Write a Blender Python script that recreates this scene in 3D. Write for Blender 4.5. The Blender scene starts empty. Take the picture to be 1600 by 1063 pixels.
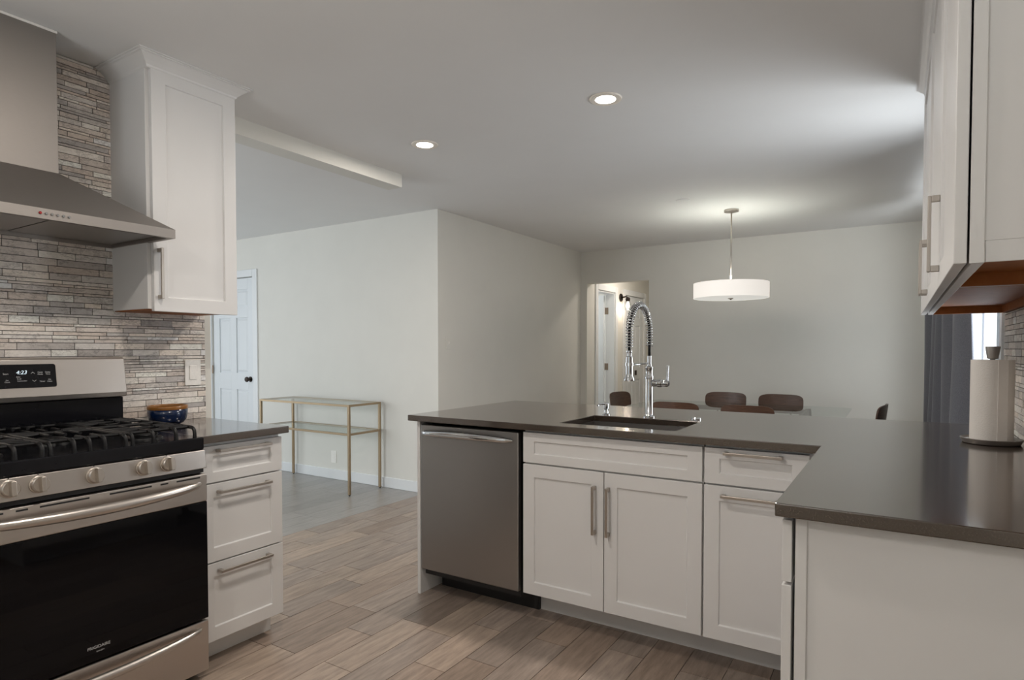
import bpy, bmesh, math, random
from mathutils import Vector, Matrix
random.seed(7)
C = bpy.context.scene.collection
SC = bpy.context.scene

# ------------------------------------------------------------------ camera
F_PX, CY_PX = 960.43, 571.76
YAW, PITCH, ROLL = 0.5617, -0.0270, -0.0003
CAM = Vector((2.2683, -2.3801, 1.2470))
cam_d = bpy.data.cameras.new('camera')
cam = bpy.data.objects.new('camera', cam_d)
C.objects.link(cam)
cam_d.sensor_width = 36
cam_d.lens = 36 * F_PX / 1600
cam_d.shift_y = (CY_PX - 531.5) / 1600
cam_d.clip_start = 0.02
fw = Vector((-math.sin(YAW) * math.cos(PITCH), math.cos(YAW) * math.cos(PITCH), math.sin(PITCH)))
rt = Vector((math.cos(YAW), math.sin(YAW), 0))
up = rt.cross(fw)
rt2 = rt * math.cos(ROLL) + up * math.sin(ROLL)
up2 = up * math.cos(ROLL) - rt * math.sin(ROLL)
cam.matrix_world = Matrix((
    (rt2.x, up2.x, -fw.x, CAM.x), (rt2.y, up2.y, -fw.y, CAM.y), (rt2.z, up2.z, -fw.z, CAM.z), (0, 0, 0, 1)))
SC.camera = cam

# ------------------------------------------------------------------ world, lights, exposure
SC.view_settings.view_transform = 'Standard'
SC.view_settings.look = 'None'
SC.view_settings.gamma = 1
SC.view_settings.use_curve_mapping = False
SC.view_settings.exposure = 0.14
SC.cycles.use_denoising = True
SC.cycles.max_bounces = 10
SC.cycles.diffuse_bounces = 6
SC.cycles.glossy_bounces = 5
SC.cycles.transparent_max_bounces = 12
SC.cycles.sample_clamp_indirect = 6
SC.cycles.caustics_reflective = False
SC.cycles.caustics_refractive = False

W = bpy.data.worlds.new('world')
SC.world = W
W.use_nodes = True
W.node_tree.nodes['Background'].inputs[0].default_value = (0.75, 0.87, 1.0, 1)
W.node_tree.nodes['Background'].inputs[1].default_value = 0.5

def area_light(name, loc, direction, sx, sy, power, color, shape='RECTANGLE', spread=180):
    l = bpy.data.lights.new(name, 'AREA')
    l.shape = shape
    l.size = sx
    if shape == 'RECTANGLE':
        l.size_y = sy
    l.energy = power
    l.color = color
    l.spread = math.radians(spread)
    o = bpy.data.objects.new(name, l)
    o.location = loc
    o.rotation_euler = Vector(direction).to_track_quat('-Z', 'Y').to_euler()
    C.objects.link(o)
    return o

DAY = (0.93, 0.96, 1.0)
WARM = (1.0, 0.91, 0.82)
# area lights outside each window opening; the upward ones are added ceiling fill
area_light('daylight_dining', (2.98, 2.2, 1.35), (-1, -.1, -.12), 2.1, 2.3, 118, DAY)
area_light('ceiling_fill_dining', (3.05, 2.1, .60), (-1, 0, .6), 1.0, 2.2, 30, DAY)  # added lamp aimed up to lift the dining ceiling
area_light('daylight_living', (-5.35, -0.6, 1.30), (1, 0, 0), 2.0, 2.9, 34, DAY)  # daylight through an unseen window, placed to light the living room
area_light('ceiling_fill_living', (-5.45, -0.6, .55), (1, 0, .6), 1.0, 2.9, 13, DAY)  # extra upward lamp, added for the living room ceiling
area_light('daylight_lounge', (-3.0, -3.98, 1.35), (0, 1, 0), 2.8, 1.9, 108, DAY)  # light through an unseen lounge window, placed to brighten the door wall
area_light('window_fill_kitchen', (1.1, -3.95, 1.75), (0, 1, 0.0), 1.9, 1.2, 1.5, (0.95, 0.97, 1.0))  # added light at an unseen kitchen window
area_light('ceiling_fill_kitchen', (1.1, -4.0, .95), (0, .7, 1), 1.9, .8, 40, (1.0, 0.985, 0.97), spread=110)  # upward fill added to light the kitchen ceiling
CAN_POWER = 11.0
PENDANT_POWER = 10.0

# ------------------------------------------------------------------ helpers
ORIGIN = {}

def props(o, label=None, cat=None, group=None, kind=None):
    if label: o['label'] = label
    if cat: o['category'] = cat
    if group: o['group'] = group
    if kind: o['kind'] = kind
    return o

def thing(name, label, cat, loc, group=None, rotz=0.0):
    o = bpy.data.objects.new(name, None)
    C.objects.link(o)
    o.location = loc
    o.empty_display_size = 0.05
    ORIGIN[o.name] = Vector(loc)
    props(o, label, cat, group)
    return o

def root_origin(o):
    while o.parent:
        o = o.parent
    return ORIGIN.get(o.name, Vector((0, 0, 0)))

class MB:
    def __init__(s):
        s.v = []
        s.f = []
        s.col = []
    def add(s, vs, fs, tint=None):
        n = len(s.v)
        s.v += [Vector(p) for p in vs]
        s.f += [[i + n for i in f] for f in fs]
        s.col += [tint] * len(fs)
        return s
    def box(s, x0, x1, y0, y1, z0, z1, tint=None):
        vs = [(x, y, z) for x in (x0, x1) for y in (y0, y1) for z in (z0, z1)]
        fs = [(0, 1, 3, 2), (4, 6, 7, 5), (0, 4, 5, 1), (2, 3, 7, 6), (0, 2, 6, 4), (1, 5, 7, 3)]
        return s.add(vs, fs, tint)
    def tube(s, pts, rad, n=12, closed=False, caps=True):
        pts = [Vector(p) for p in pts]
        m = len(pts)
        rads = rad if isinstance(rad, (list, tuple)) else [rad] * m
        # parallel transport frame
        tang = []
        for i in range(m):
            a = pts[(i - 1) % m] if (closed or i > 0) else pts[i]
            b = pts[(i + 1) % m] if (closed or i < m - 1) else pts[i]
            t = (b - a)
            tang.append(t.normalized() if t.length > 1e-9 else Vector((0, 0, 1)))
        ref = Vector((0, 0, 1)) if abs(tang[0].z) < 0.9 else Vector((1, 0, 0))
        nrm = (ref - tang[0] * ref.dot(tang[0])).normalized()
        vs = []
        for i in range(m):
            nrm = (nrm - tang[i] * nrm.dot(tang[i]))
            nrm = nrm.normalized() if nrm.length > 1e-6 else Vector((1, 0, 0))
            bn = tang[i].cross(nrm)
            for k in range(n):
                a = 2 * math.pi * k / n
                vs.append(pts[i] + (nrm * math.cos(a) + bn * math.sin(a)) * rads[i])
        fs = []
        rng = m if closed else m - 1
        for i in range(rng):
            j = (i + 1) % m
            for k in range(n):
                k2 = (k + 1) % n
                fs.append((i * n + k, i * n + k2, j * n + k2, j * n + k))
        if caps and not closed:
            fs.append(tuple(range(n - 1, -1, -1)))
            fs.append(tuple((m - 1) * n + k for k in range(n)))
        return s.add(vs, fs)
    def cyl(s, p0, p1, r0, r1=None, n=24):
        return s.tube([p0, p1], [r0, r0 if r1 is None else r1], n)
    def lathe(s, prof, c, axis='z', n=40, sx=1.0, sy=1.0, cap0=True, cap1=True):
        c = Vector(c)
        vs, fs = [], []
        m = len(prof)
        for (r, h) in prof:
            for k in range(n):
                a = 2 * math.pi * k / n
                u, v = r * math.cos(a) * sx, r * math.sin(a) * sy
                if axis == 'z': p = (u, v, h)
                elif axis == 'x': p = (h, u, v)
                else: p = (u, h, v)
                vs.append(c + Vector(p))
        for i in range(m - 1):
            for k in range(n):
                k2 = (k + 1) % n
                fs.append((i * n + k, i * n + k2, (i + 1) * n + k2, (i + 1) * n + k))
        if cap0: fs.append(tuple(range(n)))
        if cap1: fs.append(tuple((m - 1) * n + k for k in range(n)))
        return s.add(vs, fs)
    def prism(s, poly, h0, h1, axis='z'):
        # poly: 2-D points; axis z -> (x,y); x -> (y,z); y -> (x,z)
        def P(a, b, h):
            return (a, b, h) if axis == 'z' else ((h, a, b) if axis == 'x' else (a, h, b))
        n = len(poly)
        vs = [P(a, b, h0) for a, b in poly] + [P(a, b, h1) for a, b in poly]
        fs = [tuple(range(n)), tuple(range(n, 2 * n))]
        fs += [(i, (i + 1) % n, n + (i + 1) % n, n + i) for i in range(n)]
        return s.add(vs, fs)
    def build(s, name, mat, parent=None, bevel=0.0, smooth=False, seg=2, **kw):
        org = root_origin(parent) if parent else Vector((0, 0, 0))
        me = bpy.data.meshes.new(name)
        bm = bmesh.new()
        vv = [bm.verts.new(p - org) for p in s.v]
        lay = bm.faces.layers.int.new('tmp')
        cols = []
        for i, f in enumerate(s.f):
            try:
                fc = bm.faces.new([vv[k] for k in f])
                fc[lay] = i
            except ValueError:
                pass
        bmesh.ops.recalc_face_normals(bm, faces=bm.faces)
        if any(c is not None for c in s.col):
            order = [f[lay] for f in bm.faces]
        else:
            order = None
        bm.faces.layers.int.remove(lay)
        bm.to_mesh(me)
        bm.free()
        if order:
            at = me.attributes.new('tint', 'FLOAT_COLOR', 'FACE')
            for k, i in enumerate(order):
                c = s.col[i] or (1, 1, 1)
                at.data[k].color = (c[0], c[1], c[2], 1)
        if smooth:
            for p in me.polygons: p.use_smooth = True
            if smooth == 'auto':
                import math as _m
                bm = bmesh.new(); bm.from_mesh(me)
                for e in bm.edges:
                    if len(e.link_faces) == 2 and e.calc_face_angle(0) > _m.radians(35): e.smooth = False
                bm.to_mesh(me); bm.free()
        me.materials.append(mat)
        o = bpy.data.objects.new(name, me)
        C.objects.link(o)
        if parent:
            o.parent = parent
        if bevel > 0:
            b = o.modifiers.new('bevel', 'BEVEL')
            b.width = bevel
            b.segments = seg
            b.limit_method = 'ANGLE'
            b.angle_limit = math.radians(40)
        props(o, **kw)
        return o

def rounded_rect(a0, a1, b0, b1, r, n=5):
    pts = []
    for (cx, cy, st) in ((a1 - r, b1 - r, 0), (a0 + r, b1 - r, 90), (a0 + r, b0 + r, 180), (a1 - r, b0 + r, 270)):
        for k in range(n + 1):
            t = math.radians(st + 90 * k / n)
            pts.append((cx + r * math.cos(t), cy + r * math.sin(t)))
    return pts

def text_mesh(name, body, size, loc, ax, ay, mat, parent, align='CENTER', extrude=0.0002, shear=0.0, **kw):
    cu = bpy.data.curves.new(name, 'FONT')
    cu.body = body
    cu.size = size
    cu.align_x = align
    cu.align_y = 'CENTER'
    cu.extrude = extrude
    cu.shear = shear
    t = bpy.data.objects.new('tmp', cu)
    C.objects.link(t)
    dg = bpy.context.evaluated_depsgraph_get()
    me = bpy.data.meshes.new_from_object(t.evaluated_get(dg))
    bpy.data.objects.remove(t)
    ax, ay = Vector(ax), Vector(ay)
    az = ax.cross(ay)
    org = root_origin(parent)
    M = Matrix(((ax.x, ay.x, az.x, loc[0] - org.x), (ax.y, ay.y, az.y, loc[1] - org.y), (ax.z, ay.z, az.z, loc[2] - org.z), (0, 0, 0, 1)))
    me.transform(M)
    me.materials.clear()
    me.materials.append(mat)
    me.name = name
    o = bpy.data.objects.new(name, me)
    C.objects.link(o)
    o.parent = parent
    props(o, **kw)
    return o

# ------------------------------------------------------------------ materials
def new_mat(name):
    m = bpy.data.materials.new(name)
    m.use_nodes = True
    nt = m.node_tree
    b = nt.nodes['Principled BSDF']
    return m, nt, b

def coords(nt, scale=(1, 1, 1)):
    tc = nt.nodes.new('ShaderNodeNewGeometry')
    mp = nt.nodes.new('ShaderNodeMapping')
    mp.inputs['Scale'].default_value = scale
    nt.links.new(tc.outputs['Position'], mp.inputs[0])
    return mp.outputs[0]

def noise(nt, vec, scale, detail=3, rough=0.6):
    n = nt.nodes.new('ShaderNodeTexNoise')
    n.inputs['Scale'].default_value = scale
    n.inputs['Detail'].default_value = detail
    n.inputs['Roughness'].default_value = rough
    nt.links.new(vec, n.inputs['Vector'])
    return n.outputs['Fac']

def ramp(nt, fac, stops):
    r = nt.nodes.new('ShaderNodeValToRGB')
    el = r.color_ramp.elements
    while len(el) < len(stops): el.new(0.5)
    for e, (p, c) in zip(el, stops):
        e.position = p
        e.color = (c[0], c[1], c[2], 1)
    nt.links.new(fac, r.inputs[0])
    return r.outputs[0]

def bump(nt, b, h, strength, dist=0.001):
    n = nt.nodes.new('ShaderNodeBump')
    n.inputs['Strength'].default_value = strength
    n.inputs['Distance'].default_value = dist
    nt.links.new(h, n.inputs['Height'])
    nt.links.new(n.outputs[0], b.inputs['Normal'])

def paint(name, col, rough=0.6, var=0.03, bscale=220, bstr=0.15, spec=0.5):
    m, nt, b = new_mat(name)
    v = coords(nt)
    f = noise(nt, v, 3.0)
    lo = [c * (1 - var) for c in col]
    hi = [min(1, c * (1 + var)) for c in col]
    nt.links.new(ramp(nt, f, [(0.3, lo), (0.7, hi)]), b.inputs['Base Color'])
    b.inputs['Roughness'].default_value = rough
    b.inputs['Specular IOR Level'].default_value = spec
    bump(nt, b, noise(nt, v, bscale, 2), bstr)
    return m

def metal(name, col, rough=0.3, brush=None, bstr=0.05):
    m, nt, b = new_mat(name)
    b.inputs['Base Color'].default_value = (*col, 1)
    b.inputs['Metallic'].default_value = 1
    b.inputs['Roughness'].default_value = rough
    v = coords(nt, brush or (1, 1, 1))
    f = noise(nt, v, 60 if brush else 300, 3)
    mr = nt.nodes.new('ShaderNodeMapRange')
    mr.inputs['To Min'].default_value = rough * 0.85
    mr.inputs['To Max'].default_value = rough * 1.2
    nt.links.new(f, mr.inputs[0])
    nt.links.new(mr.outputs[0], b.inputs['Roughness'])
    if bstr: bump(nt, b, f, bstr, 0.0005)
    return m

def plain(name, col, rough=0.5, metallic=0.0, spec=0.5, coat=0.0):
    m, nt, b = new_mat(name)
    v = coords(nt)
    f = noise(nt, v, 90, 2)
    nt.links.new(ramp(nt, f, [(0.2, [c * 0.94 for c in col]), (0.8, [min(1, c * 1.06) for c in col])]), b.inputs['Base Color'])
    b.inputs['Roughness'].default_value = rough
    b.inputs['Metallic'].default_value = metallic
    b.inputs['Specular IOR Level'].default_value = spec
    b.inputs['Coat Weight'].default_value = coat
    return m

def emis(name, col, strength, base=None):
    m, nt, b = new_mat(name)
    b.inputs['Base Color'].default_value = (*(base or col), 1)
    b.inputs['Emission Color'].default_value = (*col, 1)
    b.inputs['Emission Strength'].default_value = strength
    return m

def clear_glass(name, tint, refl=0.08, edge=None):
    m, nt, b = new_mat(name)
    nt.nodes.remove(b)
    out = nt.nodes['Material Output']
    t = nt.nodes.new('ShaderNodeBsdfTransparent')
    t.inputs[0].default_value = (*tint, 1)
    g = nt.nodes.new('ShaderNodeBsdfGlossy')
    g.inputs['Roughness'].default_value = 0.02
    mx = nt.nodes.new('ShaderNodeMixShader')
    fr = nt.nodes.new('ShaderNodeFresnel')
    geo = nt.nodes.new('ShaderNodeNewGeometry')
    mt = nt.nodes.new('ShaderNodeMath')
    mt.operation = 'MULTIPLY_ADD'
    mt.inputs[1].default_value = -0.5
    mt.inputs[2].default_value = 1.5
    nt.links.new(geo.outputs['Backfacing'], mt.inputs[0])
    nt.links.new(mt.outputs[0], fr.inputs[0])
    nt.links.new(fr.outputs[0], mx.inputs[0])
    nt.links.new(t.outputs[0], mx.inputs[1])
    nt.links.new(g.outputs[0], mx.inputs[2])
    nt.links.new(mx.outputs[0], out.inputs[0])
    return m

M = {}
M['wall'] = paint('wall_paint', (0.70, 0.69, 0.645), 0.75, 0.015, 160, 0.10, 0.3)
M['ceiling'] = paint('ceiling_paint', (0.77, 0.77, 0.765), 0.9, 0.01, 120, 0.10, 0.2)
M['trim'] = paint('white_trim_paint', (0.74, 0.76, 0.77), 0.4, 0.01, 80, 0.03)
M['door'] = paint('white_door_paint', (0.70, 0.73, 0.75), 0.4, 0.01, 80, 0.03)
M['cab'] = paint('white_cabinet_paint', (0.735, 0.73, 0.725), 0.42, 0.012, 60, 0.04)
M['cabin'] = plain('cabinet_carcass', (0.60, 0.575, 0.55), 0.6)
M['steel'] = metal('brushed_steel', (0.33, 0.305, 0.285), 0.5, (1, 1, 26))
M['steel_h'] = metal('brushed_steel_range', (0.56, 0.52, 0.485), 0.30, (1, 1, 30))
M['steel_dw'] = metal('brushed_steel_dishwasher', (0.36, 0.35, 0.34), 0.36, (30, 30, 1), 0.03)
M['nickel'] = metal('satin_nickel', (0.50, 0.455, 0.41), 0.33, None, 0.0)
M['knob'] = metal('knob_metal', (0.55, 0.50, 0.45), 0.3, None, 0.0)
M['chrome'] = metal('chrome', (0.62, 0.63, 0.64), 0.06, None, 0.0)
M['brass'] = metal('aged_brass', (0.38, 0.29, 0.19), 0.42, None, 0.0)
M['sink'] = metal('sink_steel', (0.42, 0.40, 0.385), 0.3, (20, 1, 1))
M['black'] = plain('black_enamel', (0.006, 0.006, 0.008), 0.16, spec=0.25)
M['iron'] = plain('cast_iron', (0.008, 0.008, 0.009), 0.42, spec=0.3)
M['blackmat'] = plain('black_matte', (0.012, 0.012, 0.013), 0.5)
M['blackglass'] = plain('black_oven_glass', (0.003, 0.003, 0.004), 0.04, spec=0.22)
M['bronze'] = metal('dark_bronze', (0.05, 0.04, 0.035), 0.35, None, 0)
M['hinge'] = metal('hinge_metal', (0.30, 0.24, 0.19), 0.4, None, 0)
M['plastic'] = plain('white_plastic', (0.84, 0.82, 0.78), 0.35)
M['print'] = plain('white_print', (0.55, 0.55, 0.55), 0.6)
M['digits'] = emis('lit_digits', (0.75, 0.9, 1.0), 0.5)
M['red'] = plain('red_button', (0.35, 0.02, 0.02), 0.3)
M['paper'] = paint('paper_towel', (0.80, 0.765, 0.72), 0.95, 0.03, 240, 1.0, 0.1)
M['cloth'] = None
M['glass'] = clear_glass('clear_glass', (0.93, 0.97, 0.95))
M['pane'] = clear_glass('window_glass', (0.97, 0.98, 0.98))
M['glassedge'] = plain('green_glass_edge', (0.30, 0.42, 0.37), 0.1)
M['orangewood'] = None
M['shade'] = None

def wood(name, c1, c2, scale=(1, 1, 1), rough=0.45, nscale=12, spec=0.5):
    m, nt, b = new_mat(name)
    v = coords(nt, scale)
    f = noise(nt, v, nscale, 5, 0.65)
    nt.links.new(ramp(nt, f, [(0.3, c1), (0.7, c2)]), b.inputs['Base Color'])
    b.inputs['Roughness'].default_value = rough
    b.inputs['Specular IOR Level'].default_value = spec
    return m
M['orangewood'] = wood('bare_maple_plywood', (0.30, 0.100, 0.025), (0.42, 0.155, 0.045), (1, 6, 1), 0.55, spec=0.25)
M['walnut'] = wood('walnut_veneer', (0.060, 0.028, 0.016), (0.125, 0.062, 0.036), (1, 1, 9), 0.38)

def quartz():
    m, nt, b = new_mat('brown_quartz')
    v = coords(nt)
    f1 = noise(nt, v, 420, 2)
    f2 = noise(nt, v, 5, 3)
    c = ramp(nt, f1, [(0.35, (0.022, 0.0145, 0.010)), (0.55, (0.040, 0.028, 0.020)), (0.72, (0.090, 0.068, 0.052))])
    mx = nt.nodes.new('ShaderNodeMix')
    mx.data_type = 'RGBA'
    mx.blend_type = 'MULTIPLY'
    mx.inputs[0].default_value = 1
    nt.links.new(c, mx.inputs[6])
    nt.links.new(ramp(nt, f2, [(0.3, (0.93, 0.93, 0.93)), (0.7, (1.05, 1.05, 1.05))]), mx.inputs[7])
    nt.links.new(mx.outputs[2], b.inputs['Base Color'])
    b.inputs['Roughness'].default_value = 0.17
    b.inputs['Specular IOR Level'].default_value = 1.0
    b.inputs['IOR'].default_value = 1.62
    b.inputs['Coat Weight'].default_value = 0.5
    b.inputs['Specular Tint'].default_value = (1.0, 0.94, 0.89, 1)
    b.inputs['Coat Roughness'].default_value = 0.09
    b.inputs['Coat IOR'].default_value = 1.6
    return m
M['quartz'] = quartz()

def tinted(name, rough, stretch, nscale, lo, hi, bstr, spec=0.5, vein=False, brng=None):
    m, nt, b = new_mat(name)
    at = nt.nodes.new('ShaderNodeAttribute')
    at.attribute_name = 'tint'
    v = coords(nt, stretch)
    f = noise(nt, v, nscale, 6, 0.68)
    r = ramp(nt, f, [(0.28, lo), (0.50, tuple((a + c) / 2 for a, c in zip(lo, hi))), (0.74, hi)])
    mx = nt.nodes.new('ShaderNodeMix')
    mx.data_type = 'RGBA'
    mx.blend_type = 'MULTIPLY'
    mx.inputs[0].default_value = 1
    nt.links.new(at.outputs['Color'], mx.inputs[6])
    nt.links.new(r, mx.inputs[7])
    out = mx.outputs[2]
    if vein:
        v2 = coords(nt, (1, 1, 2.2))
        n2 = noise(nt, v2, 5.0, 8, 0.75)
        r2 = ramp(nt, n2, [(0.0, (1, 1, 1)), (0.475, (1, 1, 1)), (0.497, (0.55, 0.54, 0.54)), (0.52, (1, 1, 1))])
        m2 = nt.nodes.new('ShaderNodeMix')
        m2.data_type = 'RGBA'
        m2.blend_type = 'MULTIPLY'
        m2.inputs[0].default_value = 0.8
        nt.links.new(out, m2.inputs[6])
        nt.links.new(r2, m2.inputs[7])
        out = m2.outputs[2]
    nt.links.new(out, b.inputs['Base Color'])
    b.inputs['Roughness'].default_value = rough
    b.inputs['Specular IOR Level'].default_value = spec
    bump(nt, b, f, bstr, 0.002)
    return m
M['plank'] = tinted('wood_look_tile', 0.33, (9, 1.1, 1), 4.5, (0.58, 0.57, 0.56), (1.30, 1.27, 1.24), 0.15)
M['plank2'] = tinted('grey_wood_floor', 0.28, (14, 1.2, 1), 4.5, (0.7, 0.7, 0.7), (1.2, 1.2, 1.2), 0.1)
M['grout'] = plain('floor_grout', (0.16, 0.135, 0.115), 0.8)
M['tile'] = tinted('stone_mosaic', 0.45, (1, 1, 1.5), 60, (0.82, 0.81, 0.80), (1.1, 1.1, 1.1), 0.6, vein=True)
M['tilegrout'] = plain('mosaic_grout', (0.075, 0.065, 0.058), 0.85)

def cloth():
    m, nt, b = new_mat('slate_curtain_cloth')
    v = coords(nt)
    f = noise(nt, v, 260, 2)
    nt.links.new(ramp(nt, f, [(0.3, (0.078, 0.083, 0.100)), (0.7, (0.155, 0.16, 0.185))]), b.inputs['Base Color'])
    b.inputs['Roughness'].default_value = 0.9
    b.inputs['Sheen Weight'].default_value = 0.3
    bump(nt, b, f, 0.3)
    return m
M['cloth'] = cloth()

def shade():
    m, nt, b = new_mat('white_lamp_shade')
    b.inputs['Base Color'].default_value = (0.75, 0.73, 0.70, 1)
    b.inputs['Roughness'].default_value = 0.8
    b.inputs['Emission Color'].default_value = (1.0, 0.93, 0.85, 1)
    b.inputs['Emission Strength'].default_value = 0.56
    bump(nt, b, noise(nt, coords(nt), 400, 2), 0.1)
    return m
M['shade'] = shade()
M['diffuser'] = emis('pendant_diffuser', (1.0, 0.95, 0.88), 0.50, (0.5, 0.7, 0.68))
M['bulb'] = emis('lit_bulb', (1.0, 0.86, 0.68), 3.0)
M['canlens'] = emis('lit_can_lens', (1.0, 0.92, 0.80), 12.0)
M['canring'] = plain('can_trim', (0.85, 0.80, 0.72), 0.45)
M['blue'] = plain('blue_glaze', (0.003, 0.013, 0.050), 0.2, coat=0.15)
M['ochre'] = plain('ochre_glaze', (0.26, 0.105, 0.018), 0.3)

# ------------------------------------------------------------------ room shell
ZC = 2.428
WX = -0.60          # range wall face
RX = 2.66           # right wall face
YJ = 1.691          # wall behind the console table
XJ = -1.033         # jog wall face
YB = 4.453          # dining back wall
YR = -3.60          # wall behind the camera
XL = -5.00          # living room end wall

def structure(name, mb, mat, label, **kw):
    return mb.build(name, mat, None, label=label, kind='structure', **kw)

# floor : individual planks in one mesh, over a grout bed
base = MB().box(XL - .3, RX + .3, YR - .3, 7.2, -0.10, -0.003)
structure('floor_1', base, M['grout'], 'dark grout bed showing as thin lines between the floor planks')
known = {.65: (-.137, -.54), .497: (-.295,), .803: (-.402,), .956: (-.11,), 1.109: (-.62,), 1.262: (-.03,),
         .191: (-.47,), .344: (-.73,), .038: (-.75,), -.115: (-.315,), -.268: (-.075,), -.574: (.55,)}
PAL = [(0.205, 0.160, 0.130), (0.180, 0.140, 0.114), (0.235, 0.188, 0.154), (0.160, 0.127, 0.106), (0.215, 0.176, 0.150), (0.190, 0.156, 0.134), (0.250, 0.200, 0.162)]
fl = MB()
PW = 0.153
x0 = 0.038 - 8 * PW
k = 0
x = x0
while x < RX + .05:
    ys = []
    kn = [v for kx, v in known.items() if abs(kx - x) < .03]
    rnd = random.Random(int(x * 1000) + 5)
    if kn:
        ys = sorted(kn[0])
    else:
        ys = [rnd.uniform(-.7, .3)]
    while ys[0] > YR: ys.insert(0, ys[0] - rnd.choice((.61, .46, .76)))
    while ys[-1] < 7.0: ys.append(ys[-1] + rnd.choice((.61, .46, .76)))
    for a, b in zip(ys[:-1], ys[1:]):
        c = rnd.choice(PAL)
        s = rnd.uniform(.9, 1.1) * 1.55
        fl.box(x + .0014, x + PW - .0014, a + .0014, b - .0014, -0.003, 0.0, tuple(q * s for q in c))
    x += PW
structure('floor_2', fl, M['plank'], 'taupe wood-look tile planks of the kitchen and dining floor')
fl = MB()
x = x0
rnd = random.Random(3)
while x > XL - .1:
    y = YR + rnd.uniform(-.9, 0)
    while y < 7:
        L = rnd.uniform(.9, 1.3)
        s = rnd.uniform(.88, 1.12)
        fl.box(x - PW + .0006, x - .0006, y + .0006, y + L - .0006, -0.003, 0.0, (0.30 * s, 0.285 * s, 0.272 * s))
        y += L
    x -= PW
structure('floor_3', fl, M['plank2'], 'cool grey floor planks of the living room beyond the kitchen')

structure('ceiling', MB().box(XL - .3, RX + .3, YR - .3, 7.2, ZC, ZC + .12), M['ceiling'], 'flat light grey painted ceiling')
structure('wall_range', MB().box(WX - .12, WX, YR, -.608, 0, ZC), M['wall'], 'wall behind the gas range carrying the stone mosaic')
structure('trim_1', MB().box(WX - .12, WX + .004, -.608, .772, 2.342, ZC), M['wall'], 'shallow painted ceiling beam continuing the line of the range wall')
structure('wall_console', MB().box(XL - .1, -4.285, YJ, YJ + .12, 0, ZC).box(-4.285, -3.535, YJ, YJ + .12, 2.02, ZC).box(-3.535, XJ, YJ, YJ + .12, 0, ZC),
          M['wall'], 'long pale wall behind the brass and glass console table')
structure('wall_jog', MB().box(XJ - .12, XJ, YJ + .12, YB + .001, 0, ZC), M['wall'], 'pale wall returning from the console wall towards the dining room')
OX0, OX1, OZ = -.953, -.172, 2.045
structure('wall_back', MB().box(XJ - .12, OX0, YB, YB + .12, 0, ZC).box(OX0, OX1, YB, YB + .12, OZ, ZC).box(OX1, RX + .12, YB, YB + .12, 0, ZC),
          M['wall'], 'far dining room wall with a plain doorway opening at its left')
# right wall with window opening
WY0, WY1, WZ0, WZ1 = 1.10, 3.30, 0.42, 2.10
structure('wall_right', MB().box(RX, RX + .12, YR, WY0, 0, ZC).box(RX, RX + .12, WY1, YB, 0, ZC)
          .box(RX, RX + .12, WY0, WY1, 0, WZ0).box(RX, RX + .12, WY0, WY1, WZ1, ZC), M['wall'], 'right hand wall with the dining room window')
# left living wall with an unseen window opening placed for daylight
LY0, LY1, LZ0, LZ1 = -2.05, 0.90, 0.35, 2.15
structure('wall_left', MB().box(XL - .12, XL, YR, LY0, 0, ZC).box(XL - .12, XL, LY1, YJ, 0, ZC)
          .box(XL - .12, XL, LY0, LY1, 0, LZ0).box(XL - .12, XL, LY0, LY1, LZ1, ZC), M['wall'], 'living room end wall with a large window opening placed for daylight')
KX0, KX1, KZ0, KZ1 = 0.2, 2.0, 0.95, 2.15
LX0, LX1, LKZ0, LKZ1 = -4.4, -1.6, 0.40, 2.15
structure('wall_rear', MB().box(XL - .12, LX0, YR - .12, YR, 0, ZC).box(LX1, KX0, YR - .12, YR, 0, ZC).box(KX1, RX + .12, YR - .12, YR, 0, ZC)
          .box(LX0, LX1, YR - .12, YR, 0, LKZ0).box(LX0, LX1, YR - .12, YR, LKZ1, ZC)
          .box(KX0, KX1, YR - .12, YR, 0, KZ0).box(KX0, KX1, YR - .12, YR, KZ1, ZC), M['wall'], 'wall behind the camera with window openings added for light')  # unseen wall; both openings cut to let added light in

def window_x(name, xf, y0, y1, z0, z1, sgn, label, mull=1):
    """framed window in a wall of constant x; sgn = direction into the room"""
    r = thing(name, label, None, (xf, (y0 + y1) / 2, z0))
    r['kind'] = 'structure'
    xa, xb = sorted((xf - sgn * .09, xf - sgn * .03))
    f = MB()
    t = .045
    f.box(xa, xb, y0, y1, z0, z0 + t).box(xa, xb, y0, y1, z1 - t, z1)
    f.box(xa, xb, y0, y0 + t, z0 + t, z1 - t).box(xa, xb, y1 - t, y1, z0 + t, z1 - t)
    for i in range(mull):
        c = y0 + (y1 - y0) * (i + 1) / (mull + 1)
        f.box(xa, xb, c - .03, c + .03, z0 + t, z1 - t)
    f.build('window_frame', M['trim'], r, bevel=.003)
    xc = xf - sgn * .06
    MB().box(xc - .003, xc + .003, y0 + t, y1 - t, z0 + t, z1 - t).build('pane', M['pane'], r)
    return r
window_x('window_1', RX, WY0, WY1, WZ0, WZ1, -1, 'white framed dining window half hidden by the slate curtain')
window_x('window_2', XL, LY0, LY1, LZ0, LZ1, 1, 'large white framed living room window, out of view, placed for daylight', 2)  # unseen, placed to let daylight into the living room
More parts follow.
